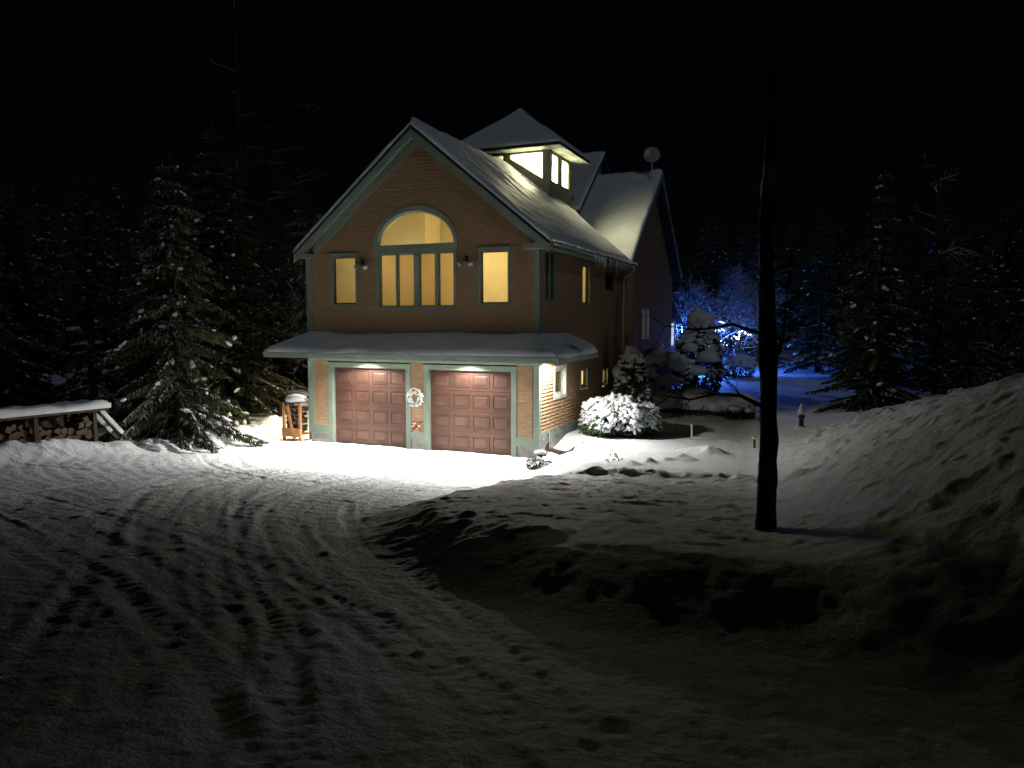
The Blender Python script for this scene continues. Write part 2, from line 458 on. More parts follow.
def build_ground():
    xs = axis_lines(-13.0, 12.0, 0.036, -420, 420); ys = axis_lines(-20.5, 3.0, 0.036, -420, 420)
    X_, Y_ = np.meshgrid(xs, ys)
    Z_ = ground_z(X_, Y_, True)
    far = sstep(40, 120, np.hypot(X_, Y_)); Z_ = Z_ * (1 - far) + far * 1.5
    ny, nx = X_.shape
    me = bpy.data.meshes.new("snow_ground")
    co = np.stack([X_, Y_, Z_], -1).reshape(-1, 3).astype(np.float32)
    i = np.arange((ny - 1) * nx).reshape(ny - 1, nx)[:, :-1]
    q = np.stack([i, i + 1, i + nx + 1, i + nx], -1).reshape(-1, 4).astype(np.int32)
    me.vertices.add(len(co)); me.vertices.foreach_set('co', co.ravel())
    me.loops.add(q.size); me.loops.foreach_set('vertex_index', q.ravel())
    me.polygons.add(len(q)); me.polygons.foreach_set('loop_start', np.arange(0, q.size, 4, dtype=np.int32))
    me.polygons.foreach_set('loop_total', np.full(len(q), 4, np.int32))
    me.polygons.foreach_set('use_smooth', np.ones(len(q), bool))
    me.materials.append(M['groundsnow'])
    me.update(calc_edges=True); me.validate()
    o = bpy.data.objects.new("snow_ground", me); COL.objects.link(o)
    prop(o, kind='structure')
build_ground()
# ------------------------------------------------------------------ the house
XL, XR = -7.93, 0.04            # side walls
XM = -3.80                      # ridge line of the main roof
SL = 0.812                      # roof slope
EZ = 6.30                       # top of the snow at the eave edge
EX = 0.52
RZ = EZ + (EX - XM) * SL        # ridge height
house = empty('house', (0, 0, 0), 'cedar clapboard house with lit arched window above two garage doors', 'house')
def H(mb, name, m, parent=None, smooth=False):
    return mb.build(name, m, house if parent is None else parent, smooth)

def clapboard(mb, put, z0, z1, spans, step=0.104):
    """lapped boards: every board leans out at its lower edge"""
    n = max(1, int(round((z1 - z0) / step))); st = (z1 - z0) / n
    for i in range(n):
        a, b = z0 + i * st, z0 + (i + 1) * st
        sa, sb = spans(a + 0.004), spans(b - 0.004)
        if len(sa) != len(sb): sa = sb = spans(0.5 * (a + b))
        for (p, q), (r_, t) in zip(sa, sb):
            if q - p < 0.005 and t - r_ < 0.005: continue
            mb.quad(put(p, a, 0.028), put(q, a, 0.028), put(t, b, 0.0), put(r_, b, 0.0))
            mb.quad(put(p, a, 0.0), put(q, a, 0.0), put(q, a, 0.028), put(p, a, 0.028))
def cut(lo, hi, holes):
    out = [(lo, hi)]
    for a, b in holes:
        nx = []
        for p, q in out:
            if b <= p or a >= q: nx.append((p, q)); continue
            if a > p: nx.append((p, a))
            if b < q: nx.append((b, q))
        out = nx
    return [s_ for s_ in out if s_[1] - s_[0] > 1e-3]

front = lambda s_, z, off: (s_, -off, z)
side = lambda s_, z, off: (XR + off, s_, z)

# ---- front wall
D1, D2 = (-7.02, -4.30), (-3.51, -0.79)
DH = 2.47
WIN_F = [(-6.94, -6.06, 4.44, 5.96), (-5.28, -2.57, 4.32, 6.02), (-1.77, -0.87, 4.42, 5.96)]
AX, AHW, AZ0, AH = -3.93, 1.37, 6.02, 1.30
def front_spans(z):
    if z < 3.0:
        return cut(XL + 0.19, XR - 0.17, [(D1[0] - 0.17, D1[1] + 0.17), (D2[0] - 0.17, D2[1] + 0.17)])
    lo, hi = XL, XR
    lim = RZ - 0.42 - z
    if z > 6.0: lo, hi = XM - lim / SL, XM + lim / SL
    hs = [(a, b) for (a, b, c, d) in WIN_F if c < z < d]
    if AZ0 < z < AZ0 + AH:
        w = AHW * sqrt(max(0.0, 1 - ((z - AZ0) / AH) ** 2)); hs.append((AX - w, AX + w))
    return cut(lo, hi, hs) if hi > lo else []
mb = MB()
clapboard(mb, front, 0.58, 2.76, front_spans)
clapboard(mb, front, 3.30, RZ - 0.45, front_spans)
H(mb, 'wall', M['siding'])
# ---- right side wall
WIN_S = [(0.46, 1.36, 4.52, 6.0), (3.93, 4.83, 4.46, 5.82), (6.7, 7.75, 5.12, 5.62), (1.28, 2.32, 1.62, 2.52), (3.86, 4.66, 1.70, 2.36), (6.45, 7.16, 1.60, 2.22),
         (12.55, 13.05, 3.15, 4.5), (13.25, 13.9, 3.15, 4.5)]
WY0, WY1 = 8.86, 19.42          # wing
WRZ = 6.37 + (14.14 - WY0) * 0.816
def side_spans(z):
    hs = [(a, b) for (a, b, c, d) in WIN_S if c < z < d]
    lo, hi = 0.17, 19.2
    if z > 6.0:
        lim = (WRZ - 0.35 - z) / 0.816
        lo, hi = 14.14 - lim, 14.14 + lim
        if hi <= lo: return []
    return cut(lo, hi, hs)
mb = MB(); clapboard(mb, side, 0.72, WRZ - 0.5, side_spans)
H(mb, 'wall', M['sidingy'])
# ---- hidden walls, floors
mb = MB()
mb.box(XL, XL + 0.12, 0.15, 19.3, 0.0, 6.1)
mb.box(XL, XR - 0.02, 19.3, 19.42, 0.0, 6.1)
H(mb, 'wall', M['siding'])
mb = MB(); mb.box(XL + 0.13, XR - 0.03, 0.35, 19.2, 3.05, 3.25); H(mb, 'floor_slab', M['wood'])
# ---- foundation
mb = MB()
for a, b in ((XL + 0.01, D1[0] - 0.13), (D1[1] + 0.13, D2[0] - 0.13), (D2[1] + 0.13, XR - 0.01)):
    mb.box(a, b, 0.015, 0.2, -0.4, 0.32)
mb.box(XR - 0.2, XR - 0.008, 0.2, 19.3, -0.4, 0.50)
H(mb, 'foundation', M['concrete'])
# ---- green boards: water table, corners, friezes
def trim(boxes, name='trim_board'):
    b = MB()
    for q in boxes: b.box(*q)
    return H(b, name, M['trim'])
trim([(XL + 0.02, D1[0] - 0.17, -0.03, 0.01, 0.32, 0.58)]); trim([(D1[1] + 0.17, D2[0] - 0.17, -0.03, 0.01, 0.32, 0.58)])
trim([(D2[1] + 0.17, XR - 0.02, -0.03, 0.01, 0.32, 0.58)])
trim([(XR - 0.01, XR + 0.032, 0.0, 19.2, 0.50, 0.72)])
for z0, z1 in ((0.3, 2.76), (3.28, 6.04)):
    trim([(XR - 0.14, XR + 0.034, -0.034, 0.0, z0, z1), (XR, XR + 0.034, 0.0, 0.14, z0, z1)], 'corner_board')
    trim([(XL - 0.034, XL + 0.19, -0.034, 0.0, z0, z1)], 'corner_board')
trim([(XL + 0.19, XR - 0.14, -0.026, -0.002, 2.66, 2.752)])
# ---- garage doors
def garage_door(x0, x1):
    b = MB(); w = x1 - x0; y = 0.13
    rows, cols = 4, 4; rh = DH / rows
    b.box(x0, x1, y, y + 0.04, 0.0, DH)
    for r_ in range(rows):
        z0 = r_ * rh
        b.box(x0 + 0.002, x1 - 0.002, y - 0.012, y - 0.001, z0 + 0.008, z0 + rh - 0.006)
        pw = (w - 0.10 * 2 - 0.12 * (cols - 1)) / cols
        for c in range(cols):
            px = x0 + 0.10 + c * (pw + 0.12)
            a0, a1, c0, c1 = px, px + pw, z0 + 0.11, z0 + rh - 0.11
            # moulded rim and raised field
            for (i, j, k, l_) in ((a0, a1, c0, c0 + 0.018), (a0, a1, c1 - 0.018, c1), (a0, a0 + 0.018, c0 + 0.019, c1 - 0.019), (a1 - 0.018, a1, c0 + 0.019, c1 - 0.019)):
                b.box(i, j, y - 0.030, y - 0.013, k, l_)
            i0, i1, k0, k1 = a0 + 0.055, a1 - 0.055, c0 + 0.055, c1 - 0.055
            yb, yf = y - 0.013, y - 0.026; e = 0.03
            P0 = [(i0, yb, k0), (i1, yb, k0), (i1, yb, k1), (i0, yb, k1)]
            P1 = [(i0 + e, yf, k0 + e), (i1 - e, yf, k0 + e), (i1 - e, yf, k1 - e), (i0 + e, yf, k1 - e)]
            b.add(P0 + P1, [(4, 5, 6, 7), (0, 1, 5, 4), (1, 2, 6, 5), (2, 3, 7, 6), (3, 0, 4, 7)])
    d = H(b, 'garage_door', M['door'])
    f = MB()
    f.box(x0 - 0.17, x0, -0.034, 0.0, -0.02, DH + 0.15); f.box(x1, x1 + 0.17, -0.034, 0.0, -0.02, DH + 0.15)
    f.box(x0, x1, -0.034, 0.0, DH, DH + 0.15)
    f.box(x0 - 0.03, x0, 0.001, 0.2, -0.02, DH); f.box(x1, x1 + 0.03, 0.001, 0.2, -0.02, DH); f.box(x0, x1, 0.001, 0.2, DH + 0.002, DH + 0.03)
    f.build('door_frame', M['trim'], d)
    s_ = MB(); s_.box(x0 + 0.02, x1 - 0.02, y - 0.035, y + 0.03, -0.012, 0.03); s_.build('bottom_seal', M['dark'], d)
garage_door(*D1); garage_door(*D2)
mb = MB(); mb.box(XL + 0.13, XR - 0.21, 0.4, 0.5, -0.1, 2.9); H(mb, 'inner_wall', M['dark'])
# ---- pent roof that wraps the garage on three sides
OV, PZ0, PZ1, PZF, PYE = 0.97, 3.42, 2.95, 2.79, 2.75
pl = [(XL - OV, PYE), (XL - OV, -OV), (XR + OV - 0.06, -OV), (XR + OV - 0.06, PYE)]
inn = [(XL, PYE), (XL, 0.0), (XR, 0.0), (XR, PYE)]
mb = MB()
for i in range(3):
    a, b = pl[i], pl[i + 1]; c, d = inn[i + 1], inn[i]
    mb.add([(*a, PZ1 - 0.02), (*b, PZ1 - 0.02), (*c, PZ0), (*d, PZ0)], [(0, 1, 2, 3)])
    mb.add([(*a, PZ1 - 0.08), (*b, PZ1 - 0.08), (*c, PZ0 - 0.06), (*d, PZ0 - 0.06)], [(3, 2, 1, 0)])
for k in (0, 3):
    a, d = pl[k], inn[k]
    mb.add([(*a, PZF), (*d, PZF), (*d, PZ0), (*a, PZ1)], [(0, 1, 2, 3)])
porch = H(mb, 'porch_roof', M['shingle'])
mb = MB(); t = 0.03
mb.box(pl[0][0] - t, pl[0][0], -OV, PYE, PZF, PZ1 - 0.01); mb.box(pl[2][0], pl[2][0] + t, -OV, PYE, PZF, PZ1 - 0.01)
mb.box(pl[0][0] - t, pl[2][0] + t, -OV - t, -OV, PZF, PZ1 - 0.01)
mb.box(pl[0][0] - 0.012 - t, pl[2][0] + t + 0.012, -OV - t - 0.014, -OV - t - 0.002, PZ1 - 0.06, PZ1 - 0.004)
mb.build('fascia', M['trim'], porch)
mb = MB()
mb.box(pl[0][0] + 0.001, pl[2][0] - 0.001, -OV + 0.001, -0.04, PZF + 0.005, PZF + 0.03)
mb.box(pl[0][0] + 0.001, XL - 0.04, -0.039, PYE - 0.01, PZF + 0.005, PZF + 0.03); mb.box(XR + 0.04, pl[2][0] - 0.001, -0.039, PYE - 0.01, PZF + 0.005, PZF + 0.03)
mb.build('soffit', M['soffit'], porch)

def snow_slab(name, parent, A, B, Cc, Dd, nu, nv, thick, seed, edge=0.06, amp=0.03, extra=None, m='roofsnow', normal=None):
    """snow lying on the sloping panel A-B (lower edge) D-C (upper edge)"""
    A, B, Cc, Dd = [np.array(q, float) for q in (A, B, Cc, Dd)]
    nrm = np.cross(B - A, Dd - A); nrm /= np.linalg.norm(nrm)
    if nrm[2] < 0: nrm = -nrm
    u = np.linspace(0, 1, nu + 1); v = np.linspace(0, 1, nv + 1); U, V = np.meshgrid(u, v)
    Lu, Lv = np.linalg.norm(B - A), np.linalg.norm(Dd - A)
    P_ = (A[None, None] * ((1 - U) * (1 - V))[..., None] + B * (U * (1 - V))[..., None] + Cc * (U * V)[..., None] + Dd * ((1 - U) * V)[..., None])
    h = thick * (1 + 0.5 * fbm(U * Lu * 0.5, V * Lv * 0.5, 3, seed)) + amp * fbm(U * Lu * 2.2, V * Lv * 2.2, 4, seed + 3)
    du = np.minimum(U, 1 - U) * Lu; dv = V * Lv
    h = h * (0.55 + 0.45 * np.clip(np.minimum(du, dv) / 0.12, 0, 1) ** 0.5)
    if extra is not None: h = h + extra(P_)
    e = edge * (1 + 1.2 * fbm(U * Lu * 1.5, V * 0, 4, seed + 7))
    P_ = P_ - ((Dd - A) / Lv)[None, None] * (e * (V == 0))[..., None]
    T = P_ + np.array((0, 0, 1.0)) * h[..., None]
    b = MB(); N = (nu + 1) * (nv + 1)
    top = T.reshape(-1, 3); bot = (P_ + np.array((0, 0, 0.004))).reshape(-1, 3)
    fs = []
    idx = lambda i, j: j * (nu + 1) + i
    for j in range(nv):
        for i in range(nu):
            fs.append((idx(i, j), idx(i + 1, j), idx(i + 1, j + 1), idx(i, j + 1)))
    ring = [idx(i, 0) for i in range(nu)] + [idx(nu, j) for j in range(nv)] + [idx(i, nv) for i in range(nu, 0, -1)] + [idx(0, j) for j in range(nv, 0, -1)]
    for k in range(len(ring)):
        p_, q = ring[k], ring[(k + 1) % len(ring)]
        fs.append((N + p_, N + q, q, p_))
    b.add(np.concatenate([top, bot]), fs)
    return b.build(name, M[m], parent, True)
snow_slab('porch_snow', porch, (*pl[1], PZ1 - 0.02), (*pl[2], PZ1 - 0.02), (*inn[2], PZ0 + 0.02), (*inn[1], PZ0 + 0.02), 160, 12, 0.15, 3, 0.03, 0.02)
snow_slab('porch_snow', porch, (*pl[2], PZ1 - 0.02), (*pl[3], PZ1 - 0.02), (*inn[3], PZ0 + 0.02), (*inn[2], PZ0 + 0.02), 60, 12, 0.15, 4, 0.03, 0.02)
snow_slab('porch_snow', porch, (*pl[0], PZ1 - 0.02), (*pl[1], PZ1 - 0.02), (*inn[1], PZ0 + 0.02), (*inn[0], PZ0 + 0.02), 60, 12, 0.15, 5, 0.04, 0.02)

# ---- windows
def rect_window(put, a, b, z0, z1, fr=0.07, casing=0.10, m='trim', muntins=(), blind=None, sill=True, sash='dark', depth=0.16):
    """casing boards round an opening, inner sash frame, pane and shade; put(s, z, off) places them"""
    def bx(mb_, s0, s1, c0, c1, o0, o1):
        p0 = [put(s0, c0, o0), put(s1, c0, o0), put(s1, c1, o0), put(s0, c1, o0)]; p1 = [put(s0, c0, o1), put(s1, c0, o1), put(s1, c1, o1), put(s0, c1, o1)]
        mb_.add(p0 + p1, [(0, 1, 2, 3), (7, 6, 5, 4), (0, 4, 5, 1), (1, 5, 6, 2), (2, 6, 7, 3), (3, 7, 4, 0)])
    w = MB()
    bx(w, a - casing, a + 0.002, z0 - casing, z1 + casing, -0.02, 0.036); bx(w, b - 0.002, b + casing, z0 - casing, z1 + casing, -0.02, 0.036)
    bx(w, a + 0.002, b - 0.002, z1, z1 + casing, -0.02, 0.036); bx(w, a + 0.002, b - 0.002, z0 - casing, z0, -0.02, 0.036)
    if sill: bx(w, a - casing - 0.03, b + casing + 0.03, z1 + casing + 0.002, z1 + casing + 0.034, -0.01, 0.065)
    for s0, s1 in ((a, a + 0.02), (b - 0.02, b)): bx(w, s0, s1, z0, z1, -depth, -0.022)
    bx(w, a + 0.02, b - 0.02, z0, z0 + 0.02, -depth, -0.022); bx(w, a + 0.02, b - 0.02, z1 - 0.02, z1, -depth, -0.022)
    wo = H(w, 'window', M[m])
    edges = [a] + [q for p_ in muntins for q in p_] + [b]
    f = MB()
    cells = [(edges[i], edges[i + 1]) for i in range(0, len(edges), 2)]
    for (s0, s1) in cells:
        for q in ((s0, s0 + fr, z0, z1), (s1 - fr, s1, z0, z1), (s0 + fr, s1 - fr, z0, z0 + fr), (s0 + fr, s1 - fr, z1 - fr, z1)):
            bx(f, q[0], q[1], q[2], q[3], -0.085, -0.045)
    f.build('frame', M[sash], wo)
    for i in range(len(muntins)):
        k = MB(); bx(k, muntins[i][0], muntins[i][1], z0 + 0.021, z1 - 0.021, -0.10, 0.02); k.build('mullion', M[m], wo)
    for (s0, s1) in cells:
        g = MB(); g.quad(put(s0 + fr, z0 + fr, -0.066), put(s1 - fr, z0 + fr, -0.066), put(s1 - fr, z1 - fr, -0.066), put(s0 + fr, z1 - fr, -0.066))
        g.build('pane', M['glass'], wo)
    if blind:
        for (s0, s1) in cells:
            lo, hi = blind[1], blind[2]
            g = MB(); c0 = z0 + (z1 - z0) * lo; c1 = z0 + (z1 - z0) * hi
            g.quad(put(s0, c0, -0.13), put(s1, c0, -0.13), put(s1, c1, -0.13), put(s0, c1, -0.13))
            bl = g.build('blind', M[blind[0]], wo)
    return wo
rect_window(front, -6.93, -6.07, 4.46, 5.94, 0.045, 0.07, blind=('pale_blind', 0.0, 1.0))
rect_window(front, -5.21, -2.63, 4.37, 5.96, 0.03, 0.09, muntins=((-4.61, -4.56), (-3.98, -3.80), (-3.26, -3.15)), blind=('blind', 0.0, 1.0), sill=False, sash='trim')
rect_window(front, -1.76, -0.88, 4.43, 5.94, 0.045, 0.07, blind=('pale_blind', 0.0, 1.0))
# arch
def arch_window():
    n = 40; w = MB()
    zb = 6.23
    def ring(hw, h, off, base):
        return [front(AX + hw * cos(pi * k / n), base + h * sin(pi * k / n), off) for k in range(n + 1)]
    def band(hw0, h0, hw1, h1, o0, o1):
        A, B, C_, D_ = ring(hw0, h0, o1, zb), ring(hw1, h1, o1, zb), ring(hw0, h0, o0, zb), ring(hw1, h1, o0, zb)
        N = n + 1
        fs = []
        for k in range(n):
            fs += [(k, k + 1, N + k + 1, N + k), (k, 2 * N + k, 2 * N + k + 1, k + 1), (N + k, N + k + 1, 3 * N + k + 1, 3 * N + k)]
        w.add(A + B + C_ + D_, fs)
    band(1.31, 0.985, 1.45, 1.14, -0.16, 0.04)
    w.box(AX - 1.45, AX + 1.45, -0.038, 0.10, 6.052, zb)
    o = H(w, 'arch_window', M['trim'])
    f = MB(); w2 = w; N = n + 1
    A, B = ring(1.31, 0.985, -0.06, zb), ring(1.26, 0.935, -0.06, zb)
    A2, B2 = ring(1.31, 0.985, -0.09, zb), ring(1.26, 0.935, -0.09, zb)
    f.add(A + B + A2 + B2, [q for k in range(n) for q in ((k, k + 1, N + k + 1, N + k), (N + k, N + k + 1, 3 * N + k + 1, 3 * N + k))])
    f.build('frame', M['trimwhite'], o)
    g = MB(); r_ = ring(1.27, 0.945, -0.075, zb); g.add(r_, [tuple(range(len(r_)))]); g.build('pane', M['glass'], o)
arch_window()
# the lit room behind the front windows
mb = MB()
rx0, rx1, ry0, ry1, rz0, rz1 = XL + 0.2, XR - 0.19, 0.17, 3.3, 3.27, 8.6
mb.add([(rx0, ry1, rz0), (rx1, ry1, rz0), (rx1, ry1, 6.0), (-2.2, ry1, 7.56), (-5.6, ry1, 7.56), (rx0, ry1, 6.0)], [(0, 1, 2, 3, 4, 5)])
mb.quad((rx0, ry0, rz0), (rx0, ry1, rz0), (rx0, ry1, 6.0), (rx0, ry0, 6.0)); mb.quad((rx1, ry0, rz0), (rx1, ry1, rz0), (rx1, ry1, 6.0), (rx1, ry0, 6.0))
pp = [(-7.7, rz0), (-4.84, rz0), (-4.84, 7.54), (-5.62, 7.54), (-7.7, 6.01)]
mb.add([(a, 2.2, b) for a, b in pp] + [(a, 3.28, b) for a, b in pp], [(0, 1, 2, 3, 4)] + [(k, (k + 1) % 5, 5 + (k + 1) % 5, 5 + k) for k in range(5)])
H(mb, 'room_wall', M['room'])
mb = MB(); mb.quad((-5.6, ry0, 7.56), (-2.2, ry0, 7.56), (-2.2, ry1, 7.56), (-5.6, ry1, 7.56)); mb.quad((rx0, ry0, 6.0), (-5.6, ry0, 7.56), (-5.6, ry1, 7.56), (rx0, ry1, 6.0)); mb.quad((rx1, ry0, 6.0), (-2.2, ry0, 7.56), (-2.2, ry1, 7.56), (rx1, ry1, 6.0)); H(mb, 'ceiling', M['ceil'])
def lamp(name, kind, loc, power, col, size=0.1, rot=None, spot=None, blend=0.5):
    d = bpy.data.lights.new(name, kind); d.energy = power; d.color = col
    if kind != 'AREA': d.shadow_soft_size = size
    if spot: d.spot_size = radians(spot); d.spot_blend = blend
    o = bpy.data.objects.new(name, d); COL.objects.link(o); o.location = loc
    if rot: o.rotation_euler = rot
    o.parent = house
    return o
lamp('room_light', 'POINT', (-1.5, 1.7, 5.7), 135, (1.0, 0.77, 0.37), 0.15)
lamp('room_light', 'POINT', (-5.2, 1.3, 5.6), 38, (1.0, 0.80, 0.44), 0.15)
# ---- side windows
rect_window(side, 0.50, 1.32, 4.56, 5.96, 0.07, 0.07, muntins=((0.84, 0.98),), blind=('pale_blind', 0.0, 1.0))
b_ = rect_window(side, 3.97, 4.79, 4.50, 5.80, 0.06, 0.06, blind=('pale_blind', 0.0, 1.0))
rect_window(side, 6.75, 7.70, 5.16, 5.58, 0.05, 0.05, m='dark')
rect_window(side, 1.32, 2.30, 1.66, 2.50, 0.10, 0.09, m='trimwhite', sash='trimwhite', blind=('pale_blind', 0.0, 1.0), sill=False)
rect_window(side, 3.90, 4.62, 1.74, 2.33, 0.06, 0.07, blind=('pale_blind', 0.0, 1.0), sill=False)
rect_window(side, 6.49, 7.12, 1.64, 2.19, 0.05, 0.06, m='trimwhite', blind=('pale_blind', 0.0, 1.0), sill=False)
rect_window(side, 12.60, 13.00, 3.20, 4.45, 0.04, 0.05, m='trimwhite', sill=False)
rect_window(side, 13.30, 13.85, 3.20, 4.45, 0.04, 0.05, m='trimwhite', blind=('pale_blind', 0.0, 1.0), sill=False)
# lit side rooms: upper hall, lower hall, wing
def room(y0, y1, z0, z1, depth, power, col, lp):
    b = MB(); x1, x0 = XR - 0.17, XR - depth
    b.quad((x0, y0, z0), (x0, y1, z0), (x0, y1, z1), (x0, y0, z1)); b.quad((x0, y0, z0), (x1, y0, z0), (x1, y0, z1), (x0, y0, z1)); b.quad((x0, y1, z0), (x1, y1, z0), (x1, y1, z1), (x0, y1, z1))
    b.quad((x0, y0, z0), (x1, y0, z0), (x1, y1, z0), (x0, y1, z0)); b.quad((x0, y0, z1), (x1, y0, z1), (x1, y1, z1), (x0, y1, z1))
    H(b, 'room_wall', M['room'])
    lamp('room_light', 'POINT', lp, power, col, 0.1)
room(3.4, 5.4, 3.3, 6.0, 2.0, 30, (1.0, 0.78, 0.35), (-1.2, 4.4, 5.3))
room(1.0, 2.7, 0.6, 2.7, 1.5, 3, (1.0, 0.85, 0.55), (-0.9, 1.8, 2.2))
room(3.5, 7.4, 0.6, 2.7, 1.8, 110, (1.0, 0.90, 0.6), (-0.9, 5.4, 2.2))
room(12.3, 14.3, 2.6, 5.0, 2.0, 16, (0.85, 0.95, 1.0), (-1.0, 13.4, 4.2))
# ---- floodlights with two heads
for fx in (-5.78, -2.18):
    b = MB(); b.lathe([(0.06, 0), (0.065, 0.02), (0.05, 0.04)], (0, 0, 0), 14)
    b.v = [(x, -z, y) for (x, y, z) in b.v]
    b.v = [(x + fx, y - 0.02, z + 5.70) for (x, y, z) in b.v]
    b.tube([(fx - 0.13, -0.10, 5.66), (fx - 0.04, -0.08, 5.70), (fx + 0.04, -0.08, 5.70), (fx + 0.13, -0.10, 5.66)], 0.018, 8)
    b.box(fx - 0.03, fx + 0.03, -0.12, -0.03, 5.66, 5.82)
    fl = H(b, 'floodlight', M['dark'])
    for s_ in (-1, 1):
        h = MB(); dv = np.array((s_ * 0.35, -0.55, -0.62)); dv /= np.linalg.norm(dv)
        c0 = np.array((fx + s_ * 0.13, -0.10, 5.66))
        h.tube([c0 - dv * 0.02, c0 + dv * 0.05, c0 + dv * 0.12, c0 + dv * 0.15], [0.03, 0.055, 0.075, 0.07], 14)
        h.build('lamp_head', M['grey'], fl)
# ---- soffit lamps
LAMPC = (1.0, 0.955, 0.87)
for (lx, ly, pw, pn, lc, tilt, cone) in ((-5.62, -0.52, 2350, 290, LAMPC, (-0.58, 0.26, 0), 152), (-2.10, -0.52, 2100, 290, LAMPC, (-0.58, 0.05, 0), 152), (XR + 0.36, 0.52, 760, 420, LAMPC, (-0.40, -0.50, 0), 170), (XL - 0.45, 1.6, 900, 80, (1.0, 0.88, 0.58), (-0.1, 0.45, 0), 170)):
    b = MB(); b.lathe([(0.09, 0.012), (0.095, 0.0), (0.08, -0.012), (0.075, 0.006)], (lx, ly, PZF - 0.004), 20)
    fx_ = H(b, 'soffit_light', M['grey'])
    g = MB(); g.lathe([(0.07, 0.003), (0.05, -0.006), (0.02, -0.012)], (lx, ly, PZF - 0.008), 16); g.build('lamp_glass', M['lampglow'], fx_)
    lamp('soffit_lamp', 'SPOT', (lx, ly, PZF - 0.05), pn, lc, 0.05, None, cone, 0.4)
    lamp('soffit_lamp', 'SPOT', (lx, ly, PZF - 0.05), pw, lc, 0.05, tilt, 128, 0.9)
# ---- main roof
def roof_part(name, panels, thick, m):
    b = MB()
    for A, B, C_, D_ in panels:
        lo = [(q[0], q[1], q[2] - thick) for q in (A, B, C_, D_)]
        b.add([A, B, C_, D_] + lo, [(0, 1, 2, 3), (7, 6, 5, 4), (0, 4, 5, 1), (1, 5, 6, 2), (2, 6, 7, 3), (3, 7, 4, 0)])
    return H(b, name, m)
YF = -0.40
st = 0.20                        # snow depth on the roof
r0, e0 = RZ - st, EZ - st
EXL = 2 * XM - EX
main = roof_part('roof', [((EX, YF, e0), (EX, WY0, e0), (XM, 10.2, r0), (XM, YF, r0)), ((XM, YF, r0), (XM, 10.2, r0), (EXL, 10.2, e0), (EXL, YF, e0))], 0.10, M['shingle'])
def main_extra(P_):
    q = np.exp(-((P_[..., 1] - 7.4) / 1.6) ** 2 - ((P_[..., 0] + 2.4) / 1.3) ** 2) * 0.22
    fur = np.maximum(0, vnoise(P_[..., 1] * 5.0, P_[..., 0] * 0.3, 7) + 0.05) * 0.10 * sstep(5.6, 4.0, P_[..., 1]) * sstep(0.6, 2.2, P_[..., 1]) * sstep(-0.9, -1.8, P_[..., 0])
    return q - fur
snow_slab('roof_snow', main, (EX, YF - 0.02, e0), (EX, WY0 + 0.1, e0), (XM, WY0 + 0.1, r0 + 0.02), (XM, YF - 0.02, r0 + 0.02), 150, 80, st, 11, 0.05, 0.04, main_extra)
snow_slab('roof_snow', main, (EXL, WY0, e0), (EXL, YF - 0.02, e0), (XM, YF - 0.02, r0 + 0.02), (XM, WY0, r0 + 0.02), 60, 40, st, 12, 0.05, 0.03)
# rake boards, soffit under the rake, eave returns
b = MB()
for s_, ex in ((1, EX), (-1, EXL)):
    for (y0, y1, d0, d1) in ((YF - 0.03, YF, 0.09, 0.34), (YF, -0.002, 0.10, 0.13)):
        A = (ex, e0 - d0); B = (XM, r0 - d0); Cx = (XM, r0 - d1); Dx = (ex, e0 - d1)
        pts = [(q[0], y0, q[1]) for q in (A, B, Cx, Dx)] + [(q[0], y1, q[1]) for q in (A, B, Cx, Dx)]
        b.add(pts, [(0, 1, 2, 3), (7, 6, 5, 4), (0, 4, 5, 1), (1, 5, 6, 2), (2, 6, 7, 3), (3, 7, 4, 0)])
    # frieze board on the wall below the rake soffit
    A = (ex - s_ * 0.48, e0 - 0.02 + 0.48 * SL - 0.14); B = (XM, r0 - 0.16); Cx = (XM, r0 - 0.46); Dx = (ex - s_ * 0.48, e0 + 0.48 * SL - 0.46)
    pts = [(q[0], -0.045, q[1]) for q in (A, B, Cx, Dx)] + [(q[0], -0.001, q[1]) for q in (A, B, Cx, Dx)]
    b.add(pts, [(0, 1, 2, 3), (7, 6, 5, 4), (0, 4, 5, 1), (1, 5, 6, 2), (2, 6, 7, 3), (3, 7, 4, 0)])
b.build('rake_board', M['trim'], main)
b = MB(); b.box(XR - 0.32, EX - 0.02, YF - 0.02, -0.04, 5.92, 6.06); b.build('eave_return', M['trim'], main)
b = MB(); b.box(EXL + 0.02, XL + 0.32, YF - 0.02, -0.04, 5.92, 6.06); b.build('eave_return', M['trim'], main)
b = MB(); b.box(XR + 0.036, EX - 0.01, YF, WY0 + 0.2, 5.98, 6.02); b.build('eave_soffit', M['trim'], main); b = MB(); b.box(EXL + 0.01, XL - 0.036, YF, 10, 5.98, 6.02); b.build('eave_soffit', M['trim'], main)
b = MB(); b.box(EX - 0.008, EX + 0.02, YF + 0.01, WY0 + 0.2, 5.93, 6.12); b.build('fascia', M['trim'], main); b = MB(); b.box(EXL - 0.02, EXL + 0.008, YF, 10, 5.93, 6.12); b.build('fascia', M['trim'], main)
